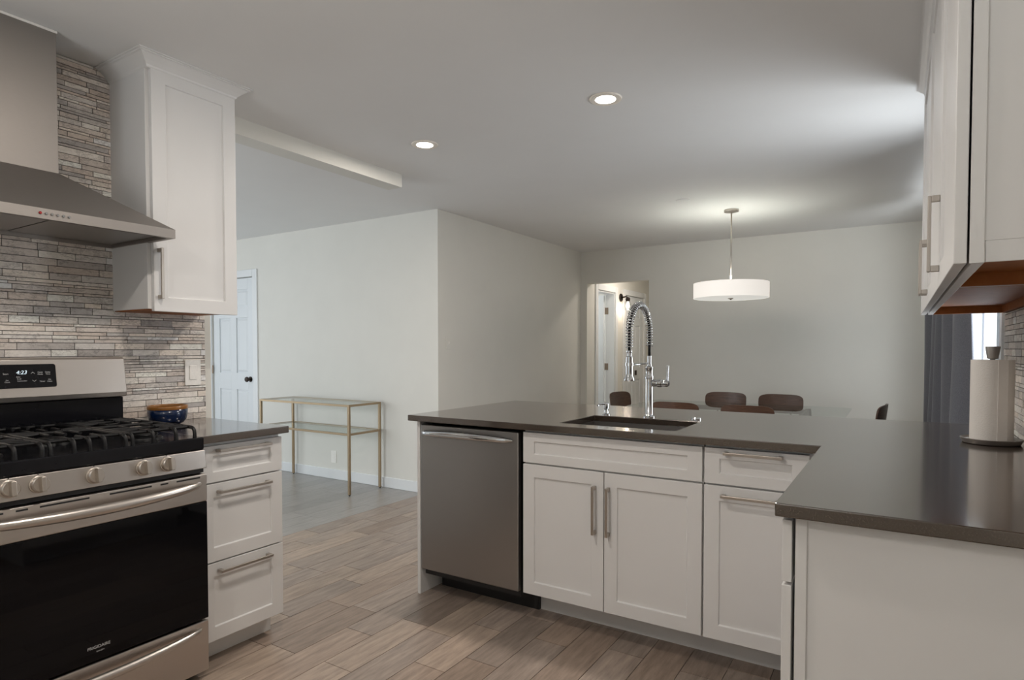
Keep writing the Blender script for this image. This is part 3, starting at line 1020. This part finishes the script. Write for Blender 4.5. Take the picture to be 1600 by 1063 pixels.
for gi in range(3):
    y0 = RY0 + .015 + gi * GW + .003
    y1 = y0 + GW - .006
    yc = (y0 + y1) / 2
    xa, xb = -.515, .012
    m = MB()
    # side rails with feet
    for y in (y0 + .008, y1 - .008):
        m.tube([(xa, y, GZ - .002), (xb, y, GZ - .002)], .0068, 8)
        foot_arc(m, (xb, y, GZ - .002), (1, 0, 0))
        foot_arc(m, (xa, y, GZ - .002), (-1, 0, 0))
    # cross rails
    for x_ in (xa + .02, (xa + xb) / 2, xb - .02):
        m.tube([(x_, y0 + .008, GZ - .002), (x_, y1 - .008, GZ - .002)], .0065, 8)
    # fingers towards the burner centres, running front to back
    cs = [(-.10,), (-.40,)] if gi != 1 else [(-.25,)]
    for off in (-.040, .040) if gi != 1 else (-.045, 0, .045):
        for (xs_, xe_) in ((xb, -.065), (-.14, -.215), (-.29, -.36), (-.44, xa)):
            m.tube([(xs_, yc + off, GZ), (xe_, yc + off, GZ)], .0058, 8)
            if xs_ == xb: foot_arc(m, (xs_, yc + off, GZ), (1, 0, 0))
            if xe_ == xa: foot_arc(m, (xe_, yc + off, GZ), (-1, 0, 0))
    for xx in (-.10, -.40) if gi != 1 else (-.25,):
        for sgn_ in (-1, 1):
            m.tube([(xx, yc + sgn_ * (GW / 2 - .012), GZ), (xx, yc + sgn_ * .034, GZ + .001)], .0058, 8)
            m.tube([(xx + .055, yc + sgn_ * (GW / 2 - .012), GZ), (xx + .03, yc + sgn_ * .040, GZ + .001)], .0050, 8)
            m.tube([(xx - .055, yc + sgn_ * (GW / 2 - .012), GZ), (xx - .03, yc + sgn_ * .040, GZ + .001)], .0050, 8)
    if gi != 1:
        for xx in (-.10, -.40):
            ring = [(xx + .05 * math.cos(a), yc + .05 * math.sin(a), GZ - .004) for a in [2 * math.pi * q / 20 for q in range(20)]]
            m.tube(ring, .0045, 8, closed=True)
    m.build('grate', M['iron'], gr, smooth='auto')

# ------------------------------------------------------------------ range hood
hy0, hy1 = -1.815, -1.040
hx = -.125
hd = thing('range_hood', 'stainless pyramid chimney hood over the gas range', 'range hood', (-.4, (hy0 + hy1) / 2, 1.68))
hz0, hz1 = 1.678, 1.712
cx0, cy0_, cy1_ = -.392, -1.560, -1.324
m = MB()
m.add([(hx, hy0, hz0), (hx, hy1, hz0), (-.591, hy1, hz0), (-.591, hy0, hz0),
       (hx, hy0, hz1), (hx, hy1, hz1), (-.591, hy1, hz1), (-.591, hy0, hz1),
       (cx0, cy0_, 1.902), (cx0, cy1_, 1.902), (-.591, cy1_, 1.902), (-.591, cy0_, 1.902)],
      [(0, 1, 5, 4), (1, 2, 6, 5), (2, 3, 7, 6), (3, 0, 4, 7), (4, 5, 9, 8), (5, 6, 10, 9), (6, 7, 11, 10), (7, 4, 8, 11), (8, 9, 10, 11)])
# inner lip of the underside
i = .022
m.add([(hx, hy0, hz0), (hx, hy1, hz0), (-.591, hy1, hz0), (-.591, hy0, hz0),
       (hx - i, hy0 + i, hz0), (hx - i, hy1 - i, hz0), (-.580, hy1 - i, hz0), (-.580, hy0 + i, hz0),
       (hx - i, hy0 + i, hz0 + .02), (hx - i, hy1 - i, hz0 + .02), (-.580, hy1 - i, hz0 + .02), (-.580, hy0 + i, hz0 + .02)],
      [(0, 1, 5, 4), (1, 2, 6, 5), (2, 3, 7, 6), (3, 0, 4, 7), (4, 5, 9, 8), (5, 6, 10, 9), (6, 7, 11, 10), (7, 4, 8, 11), (8, 9, 10, 11)])
m.build('canopy', M['steel'], hd)
MB().box(-.591, cx0 - .0005, cy0_ + .0005, cy1_ - .0005, 1.9, 2.424).build('chimney', M['steel'], hd, bevel=.001)
MB().box(-.591, cx0 + .002, cy0_ - .002, cy1_ + .002, 2.417, 2.4255).build('chimney_collar', M['plastic'], hd)
for a, b in ((hy0 + .03, RYC - .012), (RYC - .006, hy1 - .03)):
    MB().box(-.560, hx - .06, a, b, hz0 + .012, hz0 + .0185).build('grease_filter', M['sink'], hd)
for k_ in range(6):
    yb = -1.486 + k_ * .0165
    m = MB().lathe([(.0045, 0), (.0045, .003), (.0035, .0045)], (hx, yb, 1.696), axis='x', n=16)
    m.build('button', M['red'] if k_ == 0 else M['chrome'], hd, smooth='auto', label='red indicator button' if k_ == 0 else None)

# ------------------------------------------------------------------ small things on the left
bw = thing('bowl', 'deep blue glazed bowl with ochre rim on the short worktop', 'bowl', (-.485, -.885, .9142))
m = MB().lathe([(0.0009, .002), (.045, 0), (0.0632, .006), (0.0744, .022), (0.0791, .045), (0.0800, .068), (0.0772, .068), (0.0753, .045), (0.0688, .022), (0.0512, .010), (0.0009, .008)], (-.485, -.885, .9142), n=48, cap0=False, cap1=False)
m.build('body', M['blue'], bw, smooth=True)
m = MB().lathe([(0.0802, .0675), (0.0811, .072), (0.0809, .078), (0.0795, .0835), (0.0758, .0835), (0.0744, .076), (0.0749, .060), (0.0767, .060), (0.0770, .0675)], (-.485, -.885, .9142), n=48, cap0=False, cap1=False)
m.build('rim', M['ochre'], bw, smooth=True, label='ochre rim')
sw = thing('light_switch', 'white rocker light switch on the stone mosaic', 'switch', (WX + .009, -.7075, 1.075))
m = MB().prism(rounded_rect(-.746, -.669, 1.075, 1.197, .004), WX + .0098, WX + .0155, 'x'); m.build('plate', M['plastic'], sw, bevel=.0015)
m = MB().prism(rounded_rect(-.725, -.690, 1.103, 1.169, .003), WX + .0156, WX + .0185, 'x'); m.build('rocker', M['plastic'], sw, bevel=.001)
ot = thing('outlet', 'white wall outlet low behind the console table', 'outlet', (-2.316, YJ - .003, .160))
MB().prism(rounded_rect(-2.351, -2.281, .155, .270, .004), YJ - .0065, YJ - .0005, 'y').build('plate', M['plastic'], ot, bevel=.0015)
for zz in (.190, .235):
    MB().prism(rounded_rect(-2.333, -2.299, zz - .014, zz + .014, .006), YJ - .0085, YJ - .0066, 'y').build('socket', M['plastic'], ot, bevel=.0008)
th = thing('light_switch', 'pale switch plate high on the jog wall', 'switch', (XJ + .003, 1.83, 1.24))
MB().prism(rounded_rect(1.795, 1.865, 1.245, 1.360, .004), XJ + .0005, XJ + .006, 'x').build('plate', M['wall'], th, bevel=.0015)
MB().box(XJ + .0061, XJ + .012, 1.825, 1.835, 1.290, 1.312).build('toggle', M['plastic'], th)

# ------------------------------------------------------------------ console table
TX0, TX1, TY0, TY1 = -2.858, -1.656, 1.268, 1.650
ct = thing('console_table', 'brass framed console table with glass top and glass shelf', 'console table', ((TX0 + TX1) / 2, (TY0 + TY1) / 2, 0))
h = .010
for (lx, ly) in ((TX0 + h, TY0 + h), (TX1 - h, TY0 + h), (TX0 + h, TY1 - h), (TX1 - h, TY1 - h)):
    MB().box(lx - h, lx + h, ly - h, ly + h, .008, .775).build('leg', M['brass'], ct, bevel=.001)
    MB().cyl((lx, ly, 0), (lx, ly, .008), .008).build('foot', M['blackmat'], ct)
for zt, nm in ((.775, 'top_frame'), (.530, 'shelf_frame')):
    z_ = zt - .018
    m = MB()
    m.box(TX0 + .0202, TX1 - .0202, TY0, TY0 + .018, z_, zt).box(TX0 + .0202, TX1 - .0202, TY1 - .018, TY1, z_, zt)
    m.box(TX0, TX0 + .018, TY0 + .0202, TY1 - .0202, z_, zt).box(TX1 - .018, TX1, TY0 + .0202, TY1 - .0202, z_, zt)
    m.build(nm, M['brass'], ct, bevel=.001)
MB().box(TX0 + .0185, TX1 - .0185, TY0 + .0205, TY1 - .0205, .7665, .7735).build('glass_top', M['glass'], ct)
MB().box(TX0 + .0185, TX1 - .0185, TY0 + .0205, TY1 - .0205, .5215, .5285).build('glass_shelf', M['glass'], ct)

# ------------------------------------------------------------------ faucet and sink fittings
FX, FY = 1.237, .518
fc = thing('faucet', 'tall chrome spring pull-down faucet behind the sink', 'faucet', (FX, FY, .914))
m = MB().lathe([(.030, 0), (.030, .004), (.026, .007), (.022, .010), (.0195, .014), (.0195, .188), (.0225, .190), (.0225, .200), (.0185, .206), (.0175, .232), (.0195, .236), (.0195, .246), (.0120, .250), (.0105, .262), (.0105, .30)], (FX, FY, .9142), n=32)
m.build('column', M['chrome'], fc, smooth='auto')
# hose path
def arc_pts(n):
    out = [(FX, FY, 1.20), (FX, FY, 1.26)]
    R = .132
    zc_ = 1.322
    for i in range(n + 1):
        a = math.pi * i / n
        out.append((FX, FY - R + R * math.cos(a), zc_ + R * math.sin(a)))
    out += [(FX, FY - 2 * R, 1.25), (FX, FY - 2 * R, 1.215)]
    return out
hp = arc_pts(24)
MB().tube(hp, .0065, 12).build('hose', M['iron'], fc, smooth=True)
# spring coil around the hose
def resample(pts, step):
    P_ = [Vector(p) for p in pts]
    out = [P_[0]]
    acc = 0
    for a, b in zip(P_[:-1], P_[1:]):
        L = (b - a).length
        t = step - acc
        while t <= L:
            out.append(a + (b - a) * (t / L))
            t += step
        acc = (acc + L) % step
    return out
core = resample(hp[1:-1], .0011)
coil = []
for i_, p in enumerate(core):
    a = core[max(0, i_ - 1)]
    b = core[min(len(core) - 1, i_ + 1)]
    tg = (b - a).normalized()
    n1 = Vector((1, 0, 0))
    n2 = tg.cross(n1).normalized()
    ph = 2 * math.pi * i_ * .0011 / .0128
    coil.append(p + (n1 * math.cos(ph) + n2 * math.sin(ph)) * .0155)
MB().tube(coil, .0024, 6).build('spring', M['chrome'], fc, smooth=True)
HY = FY - .264
m = MB().lathe([(.014, 1.240), (.014, 1.232), (.011, 1.228), (.011, 1.216), (.0155, 1.212), (.0165, 1.200), (.0165, 1.135), (.0185, 1.126), (.0250, 1.116), (.0255, 1.106), (.022, 1.103)], (FX, HY, 0), n=28)
m.build('spray_head', M['chrome'], fc, smooth='auto')
m = MB().tube([(FX, FY, 1.178), (FX, HY + .02, 1.178)], .0045, 10).lathe([(.020, 1.171), (.020, 1.185)], (FX, HY, 0), n=24)
m.build('support_arm', M['chrome'], fc, smooth='auto')
m = MB().lathe([(.017, .018), (.017, .040), (.0195, .043), (.0195, .060), (.0165, .064), (.0175, .090), (.0120, .099), (.001, .101)], (FX, FY, 1.082), axis='x', n=24)
m.build('valve', M['chrome'], fc, smooth='auto')
MB().tube([(FX + .088, FY, 1.070), (FX + .090, FY, 1.10), (FX + .092, FY, 1.135), (FX + .093, FY, 1.168)], [.0075, .0055, .0045, .0055], 12).build('lever', M['chrome'], fc, smooth='auto')
so = thing('soap_dispenser', 'small chrome soap dispenser left of the faucet', 'soap dispenser', (1.012, .516, .914))
MB().lathe([(.020, 0), (.020, .004), (.013, .009), (.010, .022), (.0105, .028), (.0145, .032), (.0145, .056), (.009, .062), (.001, .063)], (1.012, .516, .9142), n=24).build('body', M['chrome'], so, smooth='auto')
MB().tube([(1.012, .516, .968), (1.000, .488, .970), (.992, .470, .968), (.989, .463, .962)], [.006, .005, .0045, .005], 10).build('spout', M['chrome'], so, smooth='auto')
m = MB().lathe([(.024, 0), (.024, .005), (.020, .009), (.001, .010)], (1.458, .548, .9142), n=28)
m.build('hole_cover', M['chrome'], None, smooth='auto', label='small round chrome cover on the worktop right of the faucet', cat='hole cover')

# ------------------------------------------------------------------ paper towels
PXc, PYc = 2.548, .352
ph_ = thing('towel_holder', 'steel paper towel holder on the worktop near the mosaic', 'paper towel holder', (PXc, PYc, .914))
MB().lathe([(.078, 0), (.083, .002), (.089, .014), (.0905, .018), (.087, .019), (.080, .012), (.001, .010)], (PXc, PYc, .9142), n=48).build('base', M['steel'], ph_, smooth='auto')
MB().lathe([(.008, .009), (.008, .297), (.016, .299), (.022, .340), (.0215, .342), (.001, .342)], (PXc, PYc, .9142), n=32).build('post', M['steel'], ph_, smooth='auto')
m = MB()
n = 96
vs, fs = [], []
r0 = .0625
for zz in (.928, 1.209):
    for k_ in range(n):
        a = 2 * math.pi * k_ / n
        vs.append((PXc + r0 * math.cos(a), PYc + r0 * math.sin(a), zz))
for zz in (.928, 1.209):
    for k_ in range(n):
        a = 2 * math.pi * k_ / n
        vs.append((PXc + .019 * math.cos(a), PYc + .019 * math.sin(a), zz))
for k_ in range(n):
    q = (k_ + 1) % n
    fs += [(k_, q, n + q, n + k_), (2 * n + k_, 2 * n + q, 3 * n + q, 3 * n + k_), (k_, q, 2 * n + q, 2 * n + k_), (n + k_, n + q, 3 * n + q, 3 * n + k_)]
m.add(vs, fs)
roll = m.build('paper_towel_roll', M['paper'], None, smooth='auto', label='white paper towel roll standing on the steel holder', cat='paper towels')
# loose end seam
m = MB()
a0 = math.radians(-82)
vs = []
for zz in (.9285, 1.2085):
    for (dr_, da) in ((.0002, 0), (.0018, .02), (.0018, .5), (.0002, .52)):
        vs.append((PXc + (r0 + dr_) * math.cos(a0 + da), PYc + (r0 + dr_) * math.sin(a0 + da), zz))
m.add(vs, [(0, 1, 5, 4), (1, 2, 6, 5), (2, 3, 7, 6), (0, 1, 2, 3), (4, 5, 6, 7)])
sm = m.build('loose_sheet', M['paper'], roll)

# ------------------------------------------------------------------ curtain
m = MB()
N = 150
rows = [0.03, .6, 1.2, 1.7, 2.15, 2.2]
CY0, CY1 = 1.66, 3.30
vs, fs = [], []
for zi, zz in enumerate(rows):
    for k_ in range(N + 1):
        t = k_ / N
        y = CY0 + (CY1 - CY0) * t
        amp = .050 + .012 * math.sin(zz * 1.3 + 2)
        x_ = 2.575 - .105 * t + amp * math.sin(t * 2 * math.pi * 5.0 + .35 * math.sin(zz * 2.1)) + .010 * math.sin(t * 41 + zz * 1.4)
        vs.append((x_, y + .010 * math.cos(t * 30 + zz), zz))
for zi in range(len(rows) - 1):
    for k_ in range(N):
        a = zi * (N + 1) + k_
        fs.append((a, a + 1, a + N + 2, a + N + 1))
m.add(vs, fs)
cu_ = m.build('curtain', M['cloth'], None, smooth=True, label='dark slate blue curtain hanging at the dining window', cat='curtain')
sdm = cu_.modifiers.new('solid', 'SOLIDIFY'); sdm.thickness = .003
rod = thing('curtain_rod', 'dark metal curtain rod above the dining window', 'curtain rod', (2.53, 2.5, 2.22))
MB().tube([(2.575, 1.0, 2.215), (2.47, 3.6, 2.215), (2.455, 4.0, 2.215)], .009, 12).build('rod', M['bronze'], rod, smooth='auto')
for (xx, yy) in ((2.571, 1.09), (2.457, 3.95)):
    MB().tube([(xx, yy, 2.215), (RX - .0005, yy, 2.215)], .006, 8).build('bracket', M['bronze'], rod, smooth='auto')

# ------------------------------------------------------------------ dining set
DTX, DTY = 1.08, 3.08
dt = thing('dining_table', 'glass topped dining table beneath the drum pendant', 'dining table', (DTX, DTY, 0))
m = MB().prism(rounded_rect(DTX - .84, DTX + .86, DTY - .44, DTY + .44, .04), .738, .750, 'z')
m.build('glass_top', M['glass'], dt, bevel=.001)
for sx in (-1, 1):
    for sy in (-1, 1):
        MB().tube([(DTX + sx * .60, DTY + sy * .34, 0), (DTX + sx * .54, DTY + sy * .30, .7378)], [.014, .024], 14).build('leg', M['walnut'], dt, smooth='auto')
m = MB()
for sy in (-1, 1): m.box(DTX - .53, DTX + .53, DTY + sy * .30 - .012, DTY + sy * .30 + .012, .69, .73)
for sx in (-1, 1): m.box(DTX + sx * .54 - .012, DTX + sx * .54 + .012, DTY - .288, DTY + .288, .69, .73)
m.build('apron', M['walnut'], dt, bevel=.002)

def curved_panel(mb, w, h, depth, zc, y, thick, n=16, mrows=6, tilt=.12, round_=.45):
    """bent plywood panel: superellipse outline, curved about z, tilted backwards"""
    grid = []
    K = 40
    ring = []
    for k_ in range(K):
        a = 2 * math.pi * k_ / K
        ca, sa = math.cos(a), math.sin(a)
        u = math.copysign(abs(ca) ** round_, ca) * w / 2
        v = math.copysign(abs(sa) ** round_, sa) * h / 2
        ring.append((u, v))
    def pos(u, v, off):
        yy = y + depth * (1 - (2 * u / w) ** 2) + tilt * v + off
        return (u, yy, zc + v)
    rings = [1.0, .8, .55, .3, .08]
    for side, off in ((0, 0), (1, thick)):
        for s in rings:
            grid.append([pos(u * s, v * s, off) for u, v in ring])
    vs = [p for g_ in grid for p in g_]
    fs = []
    R = len(rings)
    for side in (0, 1):
        b0 = side * R * K
        for i_ in range(R - 1):
            for k_ in range(K):
                q = (k_ + 1) % K
                fs.append((b0 + i_ * K + k_, b0 + i_ * K + q, b0 + (i_ + 1) * K + q, b0 + (i_ + 1) * K + k_))
        fs.append(tuple(b0 + (R - 1) * K + k_ for k_ in range(K)))
    for k_ in range(K):
        q = (k_ + 1) % K
        fs.append((k_, q, R * K + q, R * K + k_))
    mb.add(vs, fs)

def make_chair():
    """bent plywood chair facing -y in local space (sitter looks towards -y)"""
    r_ = thing('dining_chair', 'x', 'chair', (0, 0, 0), 'bent walnut chairs around the glass dining table')
    m = MB()
    vs, fs = [], []
    nx_, ny_ = 16, 14
    for off in (0, .012):
        for j in range(ny_ + 1):
            for i_ in range(nx_ + 1):
                u = -1 + 2 * i_ / nx_
                v = -1 + 2 * j / ny_
                su = u * math.sqrt(1 - v * v / 2.6)
                sv = v * math.sqrt(1 - u * u / 2.6)
                zz = .432 + off + .020 * u * u - .018 * max(0, -v - .5) + .012 * max(0, v) ** 2
                vs.append((su * .24, sv * .235 - .01, zz))
    W_ = nx_ + 1
    B_ = W_ * (ny_ + 1)
    for s in (0, 1):
        for j in range(ny_):
            for i_ in range(nx_):
                a = s * B_ + j * W_ + i_
                fs.append((a, a + 1, a + W_ + 1, a + W_))
    for i_ in range(nx_):
        fs.append((i_, i_ + 1, B_ + i_ + 1, B_ + i_)); a = ny_ * W_ + i_; fs.append((a, a + 1, B_ + a + 1, B_ + a))
    for j in range(ny_):
        a = j * W_; fs.append((a, a + W_, B_ + a + W_, B_ + a)); a = j * W_ + nx_; fs.append((a, a + W_, B_ + a + W_, B_ + a))
    m.add(vs, fs)
    m.build('seat', M['walnut'], r_, smooth='auto')
    m = MB(); curved_panel(m, .385, .165, .035, .745, .195, .011)
    m.build('backrest', M['walnut'], r_, smooth='auto')
    for sx in (-1, 1):
        MB().tube([(sx * .19, -.20, 0), (sx * .165, -.16, .43)], [.010, .015], 10).build('leg', M['walnut'], r_, smooth='auto')
        MB().tube([(sx * .20, .26, 0), (sx * .16, .17, .43)], [.010, .015], 10).build('leg', M['walnut'], r_, smooth='auto')
        MB().tube([(sx * .07, .14, .436), (sx * .075, .215, .50), (sx * .08, .235, .60), (sx * .085, .243, .70)], [.009, .009, .008, .007], 10).build('back_support', M['walnut'], r_, smooth='auto')
    return r_
chair0 = make_chair()
def place_chair(first, x_, y_, rz, label, z_=0.0):
    if first:
        r_ = chair0
    else:
        r_ = chair0.copy(); C.objects.link(r_)
        for ch in chair0.children:
            c_ = ch.copy(); C.objects.link(c_); c_.parent = r_
    r_.location = (x_, y_, z_)
    r_.rotation_euler = (0, 0, rz)
    r_['label'] = label
    return r_
PI = math.pi
place_chair(False, .76, 2.66, PI, 'near side dining chair, just right of the faucet column')
place_chair(False, 1.31, 2.66, PI, 'near side dining chair, second from the faucet, overlapping the far ones')
place_chair(False, .85, 3.56, 0, 'far side dining chair directly beneath the drum pendant')
place_chair(False, 1.35, 3.53, 0, 'far side dining chair right of the pendant')
place_chair(False, .165, 3.25, PI / 2 - .14, 'dining chair at the left table end, seen between soap dispenser and faucet')
place_chair(True, 1.955, 3.08, -PI / 2 - .10, 'dining chair at the right table end, seen edge-on')

# ------------------------------------------------------------------ pendant
PX_, PY_ = 1.050, 3.05
pn = thing('pendant_lamp', 'white drum pendant lamp on a thin nickel rod', 'pendant lamp', (PX_, PY_, 1.66))
MB().lathe([(.058, 2.4278), (.060, 2.420), (.058, 2.410), (.030, 2.405), (.001, 2.404)], (PX_, PY_, 0), n=40).build('canopy', M['nickel'], pn, smooth='auto')
MB().cyl((PX_, PY_, 2.405), (PX_, PY_, 1.70), .006, n=12).build('rod', M['nickel'], pn, smooth=True)
Rr = .305
m = MB().lathe([(Rr, 1.680), (Rr, 1.808), (Rr - .004, 1.808), (Rr - .004, 1.680), (Rr, 1.680)], (PX_, PY_, 0), n=72, cap0=False, cap1=False)
sh = m.build('lamp_shade', M['shade'], pn, smooth='auto')
m = MB().lathe([(.001, 1.6815), (Rr - .0042, 1.6815), (Rr - .0042, 1.6865), (.001, 1.6865)], (PX_, PY_, 0), n=72, cap0=False, cap1=False)
m.build('diffuser', M['diffuser'], pn)
m = MB()
for k_ in range(3):
    a = 2 * PI * k_ / 3 + .4
    m.tube([(PX_, PY_, 1.80), (PX_ + (Rr - .003) * math.cos(a), PY_ + (Rr - .003) * math.sin(a), 1.80)], .003, 6)
m.build('spider', M['nickel'], pn)
MB().lathe([(.001, 1.664), (.006, 1.666), (.008, 1.671), (.022, 1.675), (.022, 1.681)], (PX_, PY_, 0), n=20).build('finial', M['nickel'], pn, smooth='auto')
def point(name, loc, power, color, size=.03):
    l = bpy.data.lights.new(name, 'POINT'); l.energy = power; l.color = color; l.shadow_soft_size = size
    o = bpy.data.objects.new(name, l); o.location = loc; C.objects.link(o)
    return o
point('pendant_bulb', (PX_, PY_, 1.84), PENDANT_POWER, WARM, .05)

# ------------------------------------------------------------------ recessed ceiling lights
def can_light(x_, y_, label):
    r_ = thing('recessed_light', label, 'ceiling light', (x_, y_, ZC - .01), 'round recessed ceiling lights')
    m_ = MB().lathe([(.048, -.0050), (.062, -.0080), (.074, -.0060), (.077, -.0005), (.070, -.0005)], (x_, y_, ZC), n=48, cap0=False, cap1=False)
    m_.build('trim_ring', M['canring'], r_, smooth='auto')
    MB().lathe([(.001, -.0046), (.049, -.0046), (.049, -.001)], (x_, y_, ZC), n=40, cap0=False, cap1=False).build('lens', M['canlens'], r_)
    area_light('can_glow', (x_, y_, ZC - .0125), (0, 0, -1), .09, .09, CAN_POWER, WARM, 'DISK', spread=180)
can_light(1.081, .335, 'recessed ceiling light nearest the camera, above the sink')
can_light(-.062, .379, 'recessed ceiling light between the beam and the sink light')
can_light(.95, -1.30, 'unseen recessed ceiling light added over the kitchen aisle')  # out of view, added to light the cabinet fronts
can_light(1.0, -2.95, 'unseen recessed ceiling light added at the rear of the kitchen')  # second added light behind the camera
MB().lathe([(.055, -.0003), (.055, -.004), (.050, -.006), (.001, -.006)], (.80, 2.50, ZC), n=40).build('ceiling_cover', M['ceiling'], None, smooth='auto',
    label='flat round cover plate on the ceiling near the pendant', cat='cover plate')

# ------------------------------------------------------------------ hallway sconce
SY, SZ = 5.535, 1.93
sc_ = thing('wall_sconce', 'small black wall sconce with glass jar in the hallway', 'wall lamp', (HXL, SY, SZ))
MB().lathe([(.055, .0003), (.055, .012), (.045, .020), (.001, .022)], (HXL, SY, SZ + .02), axis='x', n=28).build('backplate', M['bronze'], sc_, smooth='auto')
MB().tube([(HXL + .015, SY, SZ + .02), (HXL + .08, SY, SZ + .03), (HXL + .105, SY, SZ + .015)], .010, 10).lathe([(.028, -.035), (.032, .0), (.020, .02), (.001, .022)], (HXL + .105, SY, SZ), n=24).build('arm', M['bronze'], sc_, smooth='auto')
MB().lathe([(.034, -.036), (.045, -.06), (.048, -.15), (.046, -.155), (.045, -.06), (.032, -.036)], (HXL + .105, SY, SZ), n=28, cap0=False, cap1=False).build('glass_jar', M['pane'], sc_, smooth='auto')
MB().lathe([(.010, -.036), (.016, -.06), (.027, -.095), (.022, -.118), (.001, -.125)], (HXL + .105, SY, SZ), n=20).build('bulb', M['bulb'], sc_, smooth='auto')
point('sconce_bulb', (HXL + .105, SY, SZ - .145), 1.5, (1.0, .80, .62), .02)
point('bedroom_fill', (-2.2, 5.1, 1.9), 30, DAY, .3)  # point lamp added in the unseen room to brighten the open door leaf
area_light('hall_ceiling_lamp', (-.4, 5.2, ZC - .02), (0, 0, -1), .25, .25, 9, (1.0, .90, .80), 'DISK')
